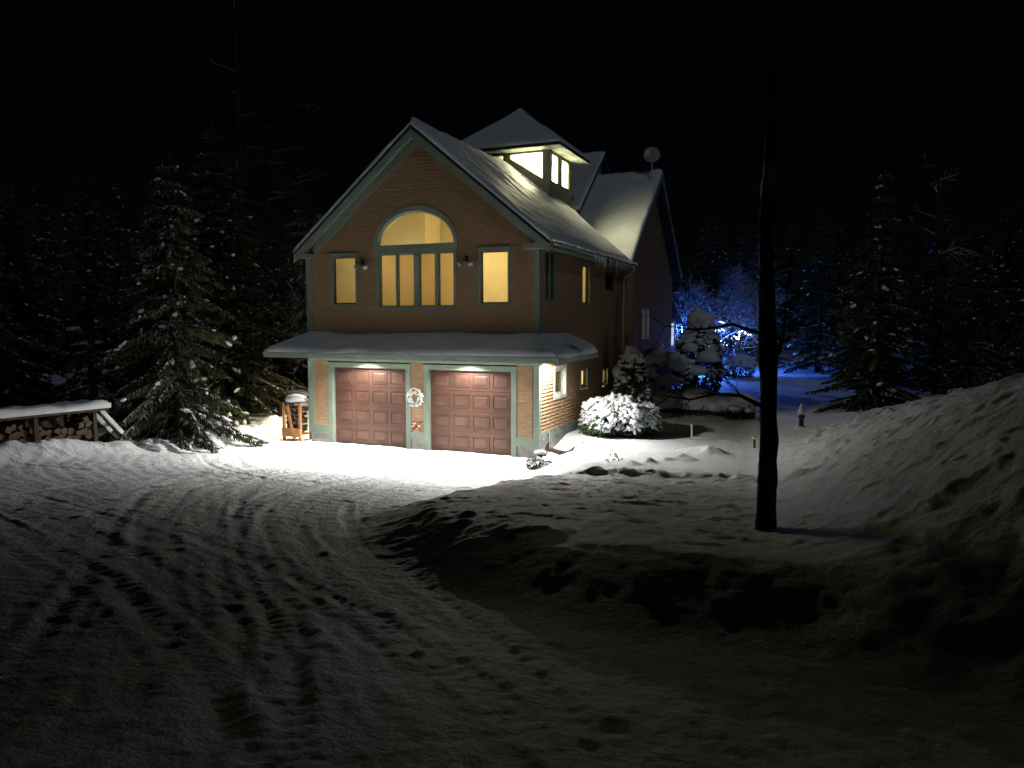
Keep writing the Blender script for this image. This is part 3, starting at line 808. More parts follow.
# gutter, icicles, downspout
rg = np.random.default_rng(5)
b = MB()
prof = [(0.0, 0.0), (0.0, -0.10), (0.10, -0.10), (0.13, 0.0), (0.12, 0.0), (0.09, -0.09), (0.012, -0.09), (0.012, 0.0)]
y0, y1 = YF + 0.05, WY0 + 0.25; n = len(prof)
b.add([(EX + 0.021 + p_[0], y0, 6.12 + p_[1]) for p_ in prof] + [(EX + 0.021 + p_[0], y1, 6.12 + p_[1]) for p_ in prof], [(k, (k + 1) % n, n + (k + 1) % n, n + k) for k in range(n)] + [(0, 1, 2, 3, 4, 5, 6, 7)])
gut = H(b, 'gutter', M['trim'])
b = MB()
for k in range(120):
    yy = y0 + (y1 - y0) * k / 120 + rg.uniform(-.02, .02)
    b.blob((EX + 0.11 + rg.uniform(-0.02, 0.02), yy, 6.125), (0.05, 0.07, 0.04), rg)
b.build('gutter_snow', M['snow'], gut, True)
for k in range(44):
    yy = rg.uniform(3.2, 8.6); L = rg.uniform(0.10, 0.46) * (0.5 + 0.5 * rg.random())
    if k % 4 == 0: L *= 1.5
    b = MB(); xx = EX + 0.13
    b.tube([(xx, yy, 6.03), (xx + 0.004, yy + 0.003, 6.03 - L * 0.5), (xx, yy, 6.03 - L)], [0.010, 0.006, 0.0015], 6)
    b.build('icicle', M['ice'], gut)
b = MB(); xx = XR + 0.42
b.tube([(EX + 0.08, 8.95, 6.03), (EX + 0.02, 8.98, 5.9), (XR + 0.10, 9.1, 5.6), (XR + 0.08, 9.1, 5.4), (XR + 0.08, 9.1, 0.7)], 0.045, 8); H(b, 'downspout', M['grey'])
# ---- chase on the side wall
b = MB(); clapboard(b, lambda s_, z, off: (s_, 9.55 - off, z), 0.5, 6.3, lambda z: [(XR, XR + 0.36)]); clapboard(b, lambda s_, z, off: (XR + 0.36 + off, s_, z), 0.5, 6.3, lambda z: [(9.55, 10.9)])
b.box(XR, XR + 0.34, 10.85, 10.9, 0.5, 6.3); b.box(XR, XR + 0.36, 9.551, 10.9, 6.3, 6.34)
H(b, 'chase', M['siding'])
# ---- wing roof
wst = 0.15; wr, we = WRZ - wst, 6.37 - wst; WX = 0.5; WM = 14.14; WYB = 2 * WM - WY0
WXL = 2 * XM - WX
wing = roof_part('roof', [((WXL, WY0, we), (WX, WY0, we), (WX, WM, wr), (WXL, WM, wr)), ((WX, WYB, we), (WXL, WYB, we), (WXL, WM, wr), (WX, WM, wr))], 0.12, M['shingle'])
snow_slab('roof_snow', wing, (XM, WY0 - 0.02, we), (WX + 0.02, WY0 - 0.02, we), (WX + 0.02, WM, wr + 0.02), (XM, WM, wr + 0.02), 60, 70, wst, 17, 0.05, 0.035)
snow_slab('roof_snow', wing, (WX + 0.02, WYB, we), (XM, WYB, we), (XM, WM, wr + 0.02), (WX + 0.02, WM, wr + 0.02), 30, 30, wst, 18)
b = MB()
for s_, ye in ((1, WY0), (-1, WYB)):
    A = (ye, we - 0.10); B = (WM, wr - 0.10); Cx = (WM, wr - 0.36); Dx = (ye, we - 0.36)
    pts = [(WX, q[0], q[1]) for q in (A, B, Cx, Dx)] + [(WX + 0.03, q[0], q[1]) for q in (A, B, Cx, Dx)]
    b.add(pts, [(0, 1, 2, 3), (7, 6, 5, 4), (0, 4, 5, 1), (1, 5, 6, 2), (2, 6, 7, 3), (3, 7, 4, 0)])
b.build('rake_board', M['trim'], wing)
# ---- raised part behind the belvedere
tx1, tx0, ty0 = -2.15, 2 * XM + 2.15, 10.35; tr = 11.62; te = tr - (WM - ty0) * 0.816
b = MB(); b.box(tx0, tx1 - 0.3, ty0 + 0.35, 2 * WM - ty0 - 0.35, 7.0, te + 0.05); b.add([(tx1 - 0.31, ty0 + 0.4, te), (tx1 - 0.31, 2 * WM - ty0 - 0.4, te), (tx1 - 0.31, WM, tr - 0.15)], [(0, 1, 2)])
H(b, 'clerestory_wall', M['sidingy'])
cler = roof_part('roof', [((tx0, ty0, te), (tx1, ty0, te), (tx1, WM, tr), (tx0, WM, tr)), ((tx1, 2 * WM - ty0, te), (tx0, 2 * WM - ty0, te), (tx0, WM, tr), (tx1, WM, tr))], 0.16, M['shingle'])
snow_slab('roof_snow', cler, (tx0, ty0, te), (tx1 + 0.02, ty0, te), (tx1 + 0.02, WM, tr + 0.01), (tx0, WM, tr + 0.01), 40, 40, 0.13, 23)
# ---- rear section, lower
b = MB(); b.box(XL + 2, XR - 0.4, 19.45, 22.6, 0.2, 4.1); H(b, 'wall', M['siding'])
rear = roof_part('roof', [((XL + 2, 22.9, 4.0), (XR - 0.1, 22.9, 4.0), (XR - 0.1, 19.45, 5.3), (XL + 2, 19.45, 5.3))], 0.16, M['shingle'])
snow_slab('roof_snow', rear, (XR - 0.1, 22.9, 4.0), (XL + 2, 22.9, 4.0), (XL + 2, 19.46, 5.31), (XR - 0.1, 19.46, 5.31), 30, 20, 0.15, 29)
side2 = lambda s_, z, off: (XR - 0.4 + off, s_, z)
rect_window(side2, 21.2, 22.1, 2.6, 3.9, 0.05, 0.06, m='trimwhite', sill=False, depth=-0.0)
b = MB(); b.box(XR - 0.52, XR - 0.398, 21.25, 22.05, 2.65, 3.85); H(b, 'lit_shade', emit_mat('lit shade', (0.85, 0.92, 0.9), 0.55))
# ---- belvedere
BY0, BY1, BX1 = 6.62, 9.14, -2.06; BX0 = 2 * XM - BX1; BZT = 10.26
def slope_z(x): return RZ - abs(x - XM) * SL - st
bel = MB()
# window openings: front face (two lights following the roof slope), right face (two lights)
fw_r = [(-3.62, 9.86), (-2.34, 9.18)]      # lower edge of the right-hand front light
def poly_wall(outer, holes, put, th, b):
    pass
# front face posts and rails
def wallbox(x0, x1, z0, z1, b): b.box(x0, x1, BY0, BY0 + 0.12, z0, z1)
zt = 10.24; zl = 10.17
wallbox(BX0, BX1, zl, BZT, bel)                                   # head
for (a, b2) in ((BX1 - 0.30, BX1), (XM - 0.14, XM + 0.14), (BX0, BX0 + 0.30)): bel.box(a, b2, BY0 + 0.001, BY0 + 0.119, 7.9, zl)
for s_ in (1, -1):                                                # sloping lower part of the front wall
    xa, xb = XM + s_ * 0.14, XM + s_ * (BX1 - 0.30 - XM)
    za, zb_ = 10.02, 9.22
    pts = [(xa, BY0 + 0.002, za), (xb, BY0 + 0.002, zb_), (xb, BY0 + 0.002, 7.9), (xa, BY0 + 0.002, 8.6)]
    pts += [(q[0], BY0 + 0.118, q[2]) for q in pts]
    bel.add(pts, [(0, 1, 2, 3), (7, 6, 5, 4), (0, 4, 5, 1), (1, 5, 6, 2), (2, 6, 7, 3), (3, 7, 4, 0)])
for xx in (BX0, BX1 - 0.12):                                       # side walls with two openings
    bel.box(xx, xx + 0.12, BY0 + 0.121, BY1, 7.9, 9.10); bel.box(xx, xx + 0.12, BY0 + 0.121, BY1, 10.19, BZT)
    for (a, b2) in ((BY0 + 0.121, BY0 + 0.24), (7.72, 7.98), (8.92, BY1)): bel.box(xx + 0.001, xx + 0.119, a, b2, 9.10, 10.19)
bel.box(BX0 + 0.121, BX1 - 0.121, BY1 - 0.12, BY1 - 0.001, 7.9, BZT)
M['bel'] = mat('belvedere boards', (0.20, 0.22, 0.17), 0.6, 0.3, 0.15, 4, 0.1, 30)
belo = H(bel, 'belvedere', M['bel'])
def pane_of(pts, b): b.add(pts, [tuple(range(len(pts)))])
for s_ in (1, -1):
    g = MB(); xa, xb = XM + s_ * 0.14, XM + s_ * (BX1 - 0.30 - XM); pane_of([(xa, BY0 + 0.06, 10.02), (xb, BY0 + 0.06, 9.22), (xb, BY0 + 0.06, zl), (xa, BY0 + 0.06, zl)], g); g.build('pane', M['glass'], belo)
for xx in (BX1 - 0.06, BX0 + 0.06):
    for (a, b2) in ((BY0 + 0.24, 7.72), (7.98, 8.92)):
        g = MB(); pane_of([(xx, a, 9.10), (xx, b2, 9.10), (xx, b2, 10.19), (xx, a, 10.19)], g); g.build('pane', M['glass'], belo)
        if xx > XM:
            f = MB()
            for q in ((a, a + 0.05, 9.10, 10.19), (b2 - 0.05, b2, 9.10, 10.19), (a + 0.05, b2 - 0.05, 9.10, 9.15), (a + 0.05, b2 - 0.05, 10.14, 10.19)): f.box(xx - 0.02, xx + 0.03, *q)
            f.build('window_frame', M['dark'], belo)
b = MB(); b.quad((BX0 + 0.13, BY1 - 0.13, 8.0), (BX1 - 0.13, BY1 - 0.13, 8.0), (BX1 - 0.13, BY1 - 0.13, 10.24), (BX0 + 0.13, BY1 - 0.13, 10.24))
b.quad((BX0 + 0.13, BY0 + 0.13, 10.245), (BX1 - 0.13, BY0 + 0.13, 10.245), (BX1 - 0.13, BY1 - 0.13, 10.245), (BX0 + 0.13, BY1 - 0.13, 10.245)); b.build('inner_wall', M['ceil'], belo)
# hip roof of the belvedere
oh = 0.58; hx0, hx1, hy0, hy1 = BX0 - oh, BX1 + oh, BY0 - oh, BY1 + oh; hz = 10.36; apex = (XM, 0.5 * (BY0 + BY1) + 0.1, 12.12)
cs = [(hx0, hy0), (hx1, hy0), (hx1, hy1), (hx0, hy1)]
b = MB()
b.add([(*q, hz) for q in cs] + [apex], [(0, 1, 4), (1, 2, 4), (2, 3, 4), (3, 0, 4)])
b.add([(*q, hz) for q in cs] + [(*q, hz - 0.10) for q in cs], [(0, 4, 5, 1), (1, 5, 6, 2), (2, 6, 7, 3), (3, 7, 4, 0)])
hip = b.build('belvedere_roof', M['shingle'], belo)
b = MB()   # boarded soffit with a shadow gap
for k, (x0, x1, y0, y1) in enumerate(((hx0, hx1, hy0, BY0 - 0.001), (hx0, hx1, BY1 + 0.001, hy1), (BX1 + 0.001, hx1, BY0, BY1), (hx0, BX0 - 0.001, BY0, BY1))):
    if k < 2:
        for j in range(4):
            d = (y1 - y0) / 4; b.box(x0 + 0.01, x1 - 0.01, y0 + j * d + 0.008, y0 + (j + 1) * d - 0.008, hz - 0.125, hz - 0.103)
    else:
        for j in range(4):
            d = (x1 - x0) / 4; b.box(x0 + j * d + 0.008, x0 + (j + 1) * d - 0.008, y0 + 0.008, y1 - 0.008, hz - 0.125, hz - 0.103)
b.build('belvedere_soffit', M['soffit'], belo)
ri = np.linspace(0, 1, 19)
def hip_snow(A, B, seed):
    b = MB(); A = np.array((*A, hz)); B = np.array((*B, hz)); T = np.array(apex); n = 22
    nrm = np.cross(B - A, T - A); nrm /= np.linalg.norm(nrm)
    rows = []
    for j in range(n + 1):
        v = j / n; k = n - j
        row = []
        for i in range(k + 1):
            u = i / max(k, 1)
            p_ = (A * (1 - u) + B * u) * (1 - v) + T * v
            h = 0.11 + 0.05 * float(fbm(np.array([u * 5.0]), np.array([v * 4.0]), 3, seed)[0])
            row.append(p_ + np.array((0, 0, h)))
        rows.append(row)
    pts = [q for r_ in rows for q in r_]; off = np.cumsum([0] + [len(r_) for r_ in rows]); fs = []
    for j in range(n):
        for i in range(n - j):
            fs.append((off[j] + i, off[j] + i + 1, off[j + 1] + i))
            if i < n - j - 1: fs.append((off[j] + i + 1, off[j + 1] + i + 1, off[j + 1] + i))
    m0 = len(pts); pts += [A * (1 - i / n) + B * i / n for i in range(n + 1)]
    for i in range(n): fs.append((m0 + i, m0 + i + 1, i + 1, i))
    b.add(pts, fs); b.build('belvedere_snow', M['roofsnow'], belo, True)
for k in range(4): hip_snow(cs[k], cs[(k + 1) % 4], 40 + k)
bl_ = lamp('belvedere_light', 'AREA', (XM + 0.8, 8.1, 10.2), 560, (1.0, 0.88, 0.55)); bl_.data.shape = 'RECTANGLE'; bl_.data.size = 1.5; bl_.data.size_y = 1.5
lamp('belvedere_light', 'POINT', (XM + 0.7, 7.7, 9.3), 260, (1.0, 0.88, 0.55), 0.25)
# ------------------------------------------------------------------ trees and shrubs
def blade(mb, a, d, up, L, w, mi):
    """one flat sprig: a pointed strip"""
    x = np.cross(d, up); x /= np.linalg.norm(x) + 1e-9
    b = a + d * L * 0.45; t = a + d * L
    mb.add([a, b + x * w, t, b - x * w], [(0, 1, 2, 3)], mi)

def conifer_mesh(seed, h, r, whorls, per, dens, snow=0.5, base=0.12, droop=0.35, hang=0.5, lumps=0.25, tw=0.05, trunk_r=None):
    """returns trunk MB and crown MB (slot 0 needles, slot 1 snow, slot 2 bark)"""
    rg = np.random.default_rng(seed)
    tr = trunk_r or h * 0.016
    T = MB(); T.tube([(0, 0, -0.3), (0.02, 0, h * 0.3), (-0.03, 0.02, h * 0.65), (0, 0, h)], [tr * 1.25, tr * 0.85, tr * 0.45, 0.01], 9)
    K = MB(); Z = np.array((0, 0, 1.0))
    for i in range(whorls):
        f = base + (1 - base) * (i + rg.uniform(-.3, .3)) / whorls
        f = min(max(f, base), 0.985)
        z = h * f; L0 = r * (1 - f) ** 0.85 * (1 - base) ** -0.85
        for k in range(per):
            a = 2 * pi * (k + rg.uniform(-.4, .4)) / per + i * 1.1
            L = L0 * rg.uniform(0.62, 1.12) + 0.08
            if rg.random() < 0.14: continue
            d = np.array((cos(a), sin(a), 0)); sd = np.array((-sin(a), cos(a), 0))
            lift = rg.uniform(-0.05, 0.18) + 0.5 * max(0, f - 0.75)
            n = max(4, int(L / 0.16)); pts = []
            for j in range(n + 1):
                t = j / n
                pts.append(np.array((0, 0, z)) + d * L * t + Z * L * (lift * t - droop * t * t + 0.10 * t ** 4) + sd * 0.06 * sin(4 * t + k))
            if L > 0.5: K.tube(pts, [0.02 * L * (1 - 0.85 * j / n) + 0.006 for j in range(n + 1)], 4, 2, False)
            m = max(3, int(L * dens))
            for j in range(m):
                t = 0.12 + 0.88 * (j + rg.random()) / m
                q = t * n; jj = min(int(q), n - 1); p_ = pts[jj] + (pts[jj + 1] - pts[jj]) * (q - jj)
                ax = pts[jj + 1] - pts[jj]; ax /= np.linalg.norm(ax)
                sl = (0.10 + 0.30 * (1 - t) * min(L, 2.0) / 1.4 + 0.08 * rg.random())
                for s_ in (-1, 1):
                    dd = ax * rg.uniform(0.5, 0.95) + sd * s_ * rg.uniform(0.5, 0.9) - Z * rg.uniform(0, hang)
                    dd /= np.linalg.norm(dd)
                    blade(K, p_, dd, Z, sl, tw * rg.uniform(0.7, 1.2), 0)
                    blade(K, p_, dd, sd, sl * 0.95, tw * 0.8, 0)
                    # hanging secondary sprigs
                    for _ in range(2):
                        pp = p_ + dd * sl * rg.uniform(0.3, 0.9)
                        d2 = dd * 0.5 - Z * rg.uniform(0.3, 0.9) + rg.normal(0, 0.25, 3); d2 /= np.linalg.norm(d2)
                        blade(K, pp, d2, sd + 0.2 * d, sl * rg.uniform(0.35, 0.6), tw * 0.7, 0)
                    if rg.random() < snow:
                        o_ = p_ + Z * 0.014
                        blade(K, o_ + dd * sl * 0.15, dd, Z, sl * rg.uniform(0.3, 0.75), tw * rg.uniform(0.4, 0.9), 1)
                if rg.random() < lumps * snow:
                    R_ = rg.uniform(0.018, 0.05) * (0.6 + 0.5 * min(L, 1.5))
                    w_ = ax + rg.normal(0, 0.35, 3); w_ /= np.linalg.norm(w_); y_ = np.cross(Z, w_); y_ /= np.linalg.norm(y_)
                    K.blob(p_ + Z * 0.02 + sd * rg.uniform(-.2, .2), (R_ * rg.uniform(1.2, 2.6), R_ * rg.uniform(0.7, 1.2), R_ * rg.uniform(0.6, 1.0)), rg, 1, 0.45, np.stack([w_, y_, np.cross(w_, y_)], 1))
    return T, K
def conifer(name, loc, label, group, seed, *a, **k):
    e = empty(name, loc, label, 'tree', group)
    T, K = conifer_mesh(seed, *a, **k)
    T.build('trunk', M['bark'], e, True); K.build('crown', [M['needle'], M['snow'], M['bark']], e)
    return e
GW = 'evergreen trees round the clearing'
conifer('spruce_tree', (-10.95, -2.55, gz(-10.95, -2.55) - 0.1), 'large spruce with frosted drooping lower boughs left of the garage', GW, 3, 8.8, 2.7, 22, 7, 26, 0.62, 0.05, 0.52, 1.2, 0.07, 0.028)
# a few shapes shared by the woods
proto = [conifer('spruce_tree', (-15.2, -6.3, 0.6), 'dark snow flecked spruce behind the low woodshed at the left edge', GW, 21, 10.5, 2.7, 28, 6, 9, 0.16, 0.06, 0.40, 0.5, 0.25, 0.05),
         conifer('spruce_tree', (9.3, 11.3, gz(9.3, 11.3)), 'dark spruce with blue lit snow clumps right of the lantern post', GW, 22, 9.0, 2.4, 24, 7, 10, 0.16, 0.04, 0.38, 0.45, 0.40, 0.05),
         conifer('spruce_tree', (-13.9, 2.2, 0.4), 'dark spruce standing behind the large frosted spruce', GW, 23, 11.0, 3.0, 28, 6, 8, 0.16, 0.05, 0.40, 0.5, 0.25, 0.055)]
def tree_copy(k, x, y, s, rz, label, group=GW):
    c = copy_tree(proto[k]); c.location = (x, y, gz(x, y) - 0.1); c.scale = (s, s, s); c.rotation_euler = (0, 0, rz)
    c['label'] = label; c['group'] = group
    return c
tree_copy(0, -19.5, -2.5, 0.95, 2.0, 'tall dark spruce deep in the woods above the woodshed roof')
tree_copy(1, -12.6, -10.8, 0.9, 0.6, 'snow flecked spruce cut by the left edge of the photo')
tree_copy(1, -10.9, 7.4, 0.95, 0.3, 'dim spruce at the left rear corner of the house')
tree_copy(1, 14.6, 9.0, 0.9, 1.2, 'dark spruce beside the thin blue lit trunk')
tree_copy(0, 17.0, 13.0, 0.8, 2.2, 'dark spruce right of the thin blue lit trunk')
tree_copy(2, 13.6, 19.5, 0.8, 0.2, 'dark spruce behind the blue lit snow at right')
tree_copy(0, 9.8, 24.5, 0.9, 3.0, 'shadowy spruce beyond the blue lit yard')
tree_copy(1, 3.0, 38.0, 1.2, 4.0, 'dim evergreen behind the blue lit bare tree')
tree_copy(2, 16.5, 2.5, 0.8, 5.0, 'unlit spruce on the slope above the right snow bank')
tree_copy(2, -17.0, -0.8, 0.85, 1.4, 'dark spruce filling the gap between the woodshed and the large frosted spruce')
tree_copy(0, 7.0, 31.0, 1.0, 0.9, 'dim spruce at the back edge of the blue lit snow')
rgf = np.random.default_rng(77)
for i in range(40):
    left = i < 22
    a = radians(rgf.uniform(-76, -36) if left else rgf.uniform(6, 26)); d = rgf.uniform(27, 42) if left else rgf.uniform(42, 58)
    x, y = 7.6 + d * sin(a), -19.7 + d * cos(a)
    if x > -13.5 and left: continue
    tree_copy(i % 3, x, y, rgf.uniform(0.7, 1.1), rgf.uniform(0, 6), 'dark evergreen in the black forest wall around the house', 'far dark evergreens of the surrounding forest')
FG = 'far dark evergreens of the surrounding forest'
for i in range(44):
    a = radians(-75 + 150 * (i + rgf.uniform(-.3, .3)) / 44) + radians(-10); d = rgf.uniform(46, 70)
    x, y = 4 + d * sin(a), -6 + d * cos(a)
    if abs(x) < 7 and y < 44: continue
    tree_copy(i % 3, x, y, rgf.uniform(0.95, 1.5), rgf.uniform(0, 6), 'dark evergreen in the black forest wall around the house', FG)

def grow(mb, rg, p, d, L, r, depth, spread, up=0.12, mi=0, minr=0.004, kids=(2, 4), wob=0.12, sides=5):
    n = 4; pts = [np.array(p, float)]; dd = np.array(d, float)
    for j in range(n):
        dd = dd + rg.normal(0, wob, 3) + np.array((0, 0, up * 0.3)); dd /= np.linalg.norm(dd)
        pts.append(pts[-1] + dd * L / n)
    rr = [max(minr, r * (1 - 0.42 * j / n)) for j in range(n + 1)]
    mb.tube(pts, rr, sides if r > 0.02 else 3, mi, False)
    if depth == 0: return
    for k in range(rg.integers(*kids) + 1):
        j = int(rg.integers(1, n + 1)); q = pts[j]
        x = rg.normal(0, 1, 3); x -= dd * x.dot(dd); x /= np.linalg.norm(x) + 1e-9
        nd = dd * (1 - spread * 0.5) + x * spread * rg.uniform(0.6, 1.2) + np.array((0, 0, up)); nd /= np.linalg.norm(nd)
        grow(mb, rg, q, nd, L * rg.uniform(0.6, 0.82), rr[j] * rg.uniform(0.55, 0.75), depth - 1, spread, up, mi, minr, kids, wob, sides)
def bare_tree(name, loc, label, seed, h, r, limbs, L, depth, group='leafless trees', lean=(0, 0), first=0.3, spread=0.7, mat_='limb', up=0.12, minr=0.006):
    rg = np.random.default_rng(seed); e = empty(name, loc, label, 'tree', group)
    T = MB(); pts = [np.array((lean[0] * t * t * h + 0.10 * sin(3 * t + seed) * t * h * 0.2, lean[1] * t * t * h + 0.05 * t * sin(5 * t), -0.3 + (h + 0.3) * t)) for t in np.linspace(0, 1, 9)]
    T.tube(pts, [r * (1.25 if i == 0 else 1) * (1 - 0.9 * i / 8) + 0.008 for i in range(9)], 10)
    T.build('trunk', M['bark'], e, True)
    K = MB()
    for k in range(limbs):
        t = first + (0.97 - first) * (k + rg.random() * 0.7) / limbs
        i = min(int(t * 8), 7); q = pts[i] + (pts[i + 1] - pts[i]) * (t * 8 - i)
        a = rg.uniform(0, 2 * pi); d = np.array((cos(a), sin(a), rg.uniform(0.2, 0.7))); d /= np.linalg.norm(d)
        grow(K, rg, q, d, L * rg.uniform(0.7, 1.1) * (1.1 - 0.6 * t), r * 0.42 * (1.05 - 0.8 * t) + 0.01, depth, spread, up, 0, minr)
    K.build('crown', M[mat_], e)
    return e
bare_tree('bare_tree', (-15.6, 5.2, 0.3), 'tall bare tree rising behind the spruces at upper left', 31, 17, 0.20, 9, 3.2, 3, first=0.45, mat_='bark')
bare_tree('bare_tree', (-10.9, 3.9, 0.3), 'thin frosted sapling beside the left end of the porch roof', 32, 5.5, 0.05, 14, 1.5, 3, first=0.2, minr=0.007)
bare_tree('bare_tree', (-11.9, 6.4, 0.3), 'frosted bare sapling behind the left wall of the house', 33, 7.5, 0.06, 14, 1.8, 3, first=0.2, minr=0.007)
bare_tree('bare_tree', (11.3, 12.2, gz(11.3, 12.2)), 'thin straight trunk lit blue along its edge at right', 34, 10, 0.10, 6, 1.2, 2, first=0.6)
bare_tree('bare_tree', (1.5, 27.6, gz(1.5, 27.6)), 'spreading bare tree lit bright blue and wound with lights', 36, 4.4, 0.13, 22, 3.1, 4, first=0.22, spread=0.75, up=0.05, minr=0.012)
# the dark foreground tree in the snow bank
def yard_tree():
    x, y = 6.93, -10.02; e = empty('bare_tree', (x, y, gz(x, y) - 0.05), 'dark knotted foreground tree trunk standing in the right snow bank', 'tree', 'leafless trees')
    T = MB(); rg = np.random.default_rng(8)
    zs = np.linspace(-0.2, 10.0, 60); pts = []; rr = []
    for z in zs:
        pts.append((0.03 * sin(z * 1.3) - 0.012 * z, 0.02 * sin(z * 0.9 + 1), z))
        r_ = 0.112 - 0.007 * z if z < 3.4 else max(0.012, 0.088 - 0.020 * (z - 3.4))
        rr.append(r_ * (1 + 0.10 * sin(z * 5.1) * sin(z * 2.3) + (0.10 if z < 0.15 else 0)) + 0.018 * math.exp(-((z - 2.3) / 0.18) ** 2))
    T.tube(pts, rr, 14)
    vv = np.array(T.v); vv[:, :2] += (rg.normal(0, 1, (len(vv), 2)) * 0.009); T.v = [tuple(q) for q in vv]
    T.build('trunk', M['yardbark'], e, True)
    S = MB(); sp_ = []; sr_ = []  # snow-white strip added to stand for the light on the trunk's left edge
    for i in range(1, 27):
        for q in (0.0, 0.5):
            k = i; a = radians(196 + 12 * sin(i * 0.7) + 8 * sin(i * 2.3)); r_ = rr[k] * 1.0
            sp_.append((pts[k][0] + r_ * cos(a), pts[k][1] + r_ * sin(a), zs[k] + q * (zs[1] - zs[0]))); sr_.append(max(0.003, rg.uniform(-0.012, 0.028)))
    S.tube(sp_, sr_, 6)
    S.build('lit_edge_strip', M['snow'], e, True)
    def limb(pts_, r0):
        K.tube([np.array(q) for q in pts_], [r0 * (1 - 0.8 * i / (len(pts_) - 1)) + 0.003 for i in range(len(pts_))], 6, 0)
        for j in range(1, len(pts_)):
            for s_ in range(2):
                d = np.array(pts_[j]) - np.array(pts_[j - 1]); d /= np.linalg.norm(d); d = d + rg.normal(0, 0.6, 3); d /= np.linalg.norm(d)
                grow(K, rg, np.array(pts_[j]), d, rg.uniform(0.2, 0.45), r0 * 0.3, 1, 0.7, -0.05, 0, 0.003)
    K = MB()
    c, s_ = cos(radians(23)), sin(radians(23))
    R_ = lambda a, b, z: (a * c - b * s_, a * s_ + b * c, z)          # a = sideways along the drive edge
    limb([R_(-0.1, 0, 1.62), R_(-0.35, 0.0, 1.74), R_(-0.65, 0.05, 1.76), R_(-0.95, 0.1, 1.68), R_(-1.2, 0.1, 1.72)], 0.028)
    limb([R_(-0.1, 0, 2.5), R_(-0.4, 0.2, 2.62), R_(-0.8, 0.3, 2.55), R_(-1.2, 0.5, 2.6)], 0.022)
    limb([R_(0.10, 0, 2.25), R_(0.15, 0.0, 2.5), R_(0.20, 0.05, 2.85)], 0.03)
    limb([R_(0.0, 0, 3.9), R_(-0.25, 0.1, 4.05), R_(-0.5, 0.1, 4.0)], 0.012)
    K.build('crown', M['yardbark'], e)
yard_tree()

def shrub(name, loc, label, seed, R3, cards, blobs, bsize, leaf=0.09, low=-0.2, cat='shrub', group='snow covered shrubs', cone=0.0, elong=1.5, hang=0.5, cover=1.0):
    """leafy mass with lumps of snow lying over it; cone tapers it to a tip"""
    rg = np.random.default_rng(seed); e = empty(name, loc, label, cat, group); R3 = np.array(R3, float)
    def pt(rad, zmin=-0.9):
        while True:
            d = rg.normal(0, 1, 3); d /= np.linalg.norm(d)
            if d[2] > zmin: break
        q = d * rad
        w = 1.0 - cone * (q[2] + 1) / 2
        lump = 1 + 0.12 * sin(3.1 * d[0] + seed) * sin(2.7 * d[2] + 1) + 0.10 * sin(7 * d[0] + 5 * d[1] + seed)
        return q * lump * np.array((w, w, 1)) * R3 + np.array((0, 0, R3[2] * 0.92)), d
    K = MB()
    st = MB()
    for k in range(6):
        a = k * 1.05; st.tube([(0.05 * cos(a), 0.05 * sin(a), -0.2), (R3[0] * 0.3 * cos(a), R3[1] * 0.3 * sin(a), R3[2] * 0.6), (R3[0] * 0.45 * cos(a), R3[1] * 0.45 * sin(a), R3[2] * 1.1)], [0.03, 0.02, 0.008], 5)
    st.build('stem', M['bark'], e)
    for _ in range(cards):
        p_, d = pt(rg.uniform(0.55, 1.0) ** 0.5)
        dd = d + rg.normal(0, 0.5, 3) - np.array((0, 0, 0.2)); dd /= np.linalg.norm(dd)
        u = rg.normal(0, 1, 3)
        blade(K, p_, dd, u, leaf * rg.uniform(0.7, 1.5), leaf * 0.28, 0)
    K.build('foliage', M['leaf'], e)
    S = MB()
    for _ in range(blobs):
        p_, d = pt(rg.uniform(0.93, 1.04), low)
        s_ = bsize * rg.uniform(0.55, 1.25) * (0.7 + 0.5 * max(0, d[2])) * cover
        dirv = np.array((d[0], d[1], -hang * rg.uniform(0.3, 1.3) * (1 - max(0, d[2])))); dirv = dirv + rg.normal(0, 0.25, 3); dirv /= np.linalg.norm(dirv) + 1e-9
        n_ = d + np.array((0, 0, 0.8)); n_ -= dirv * n_.dot(dirv); n_ /= np.linalg.norm(n_) + 1e-9
        R_ = np.stack([dirv, np.cross(n_, dirv), n_], 1)
        S.blob(p_ + np.array((0, 0, 0.25 * s_)), (s_ * elong, s_ * 0.8, s_ * 0.5), rg, 0, 0.28, R_)
    if blobs: S.build('snow_cover', M['snow'], e, True)
    return e
shrub('shrub', (1.62, 2.75, gz(1.62, 2.75) - 0.08), 'brightly lit round evergreen bush loaded with snow beside the garage', 51, (1.20, 1.05, 0.60), 6500, 900, 0.105, 0.13, -0.35, elong=1.5, hang=1.0)
shrub('shrub', (1.2, 6.2, gz(1.2, 6.2) - 0.05), 'upright conical evergreen with a thick snow cap behind the round bush', 52, (0.90, 0.85, 1.30), 5200, 190, 0.13, 0.12, -0.4, cone=0.62, hang=0.3)
def cap(e, items, seed):
    rg = np.random.default_rng(seed)
    for (x, y, z, a, b_, c) in items:
        b = MB(); b.blob((x, y, z), (a, b_, c * 1.25), rg, 0, 0.14, None, 0.6); b.build('snow_cap', M['snow'], e, True)
e = [o for o in COL.objects if o.get('label', '').startswith('upright conical')][0]
cap(e, [(0, 0, 2.30, 0.36, 0.34, 0.34), (-0.42, -0.2, 1.75, 0.26, 0.24, 0.2), (-0.1, -0.55, 1.5, 0.16, 0.15, 0.13)], 5)
e = shrub('shrub', (1.3, 11.8, gz(1.3, 11.8) - 0.05), 'dim shrub with big rounded pillows of snow against the dark wall', 53, (1.25, 1.0, 1.15), 3200, 50, 0.22, 0.13, -0.1, cone=0.25, hang=0.3)
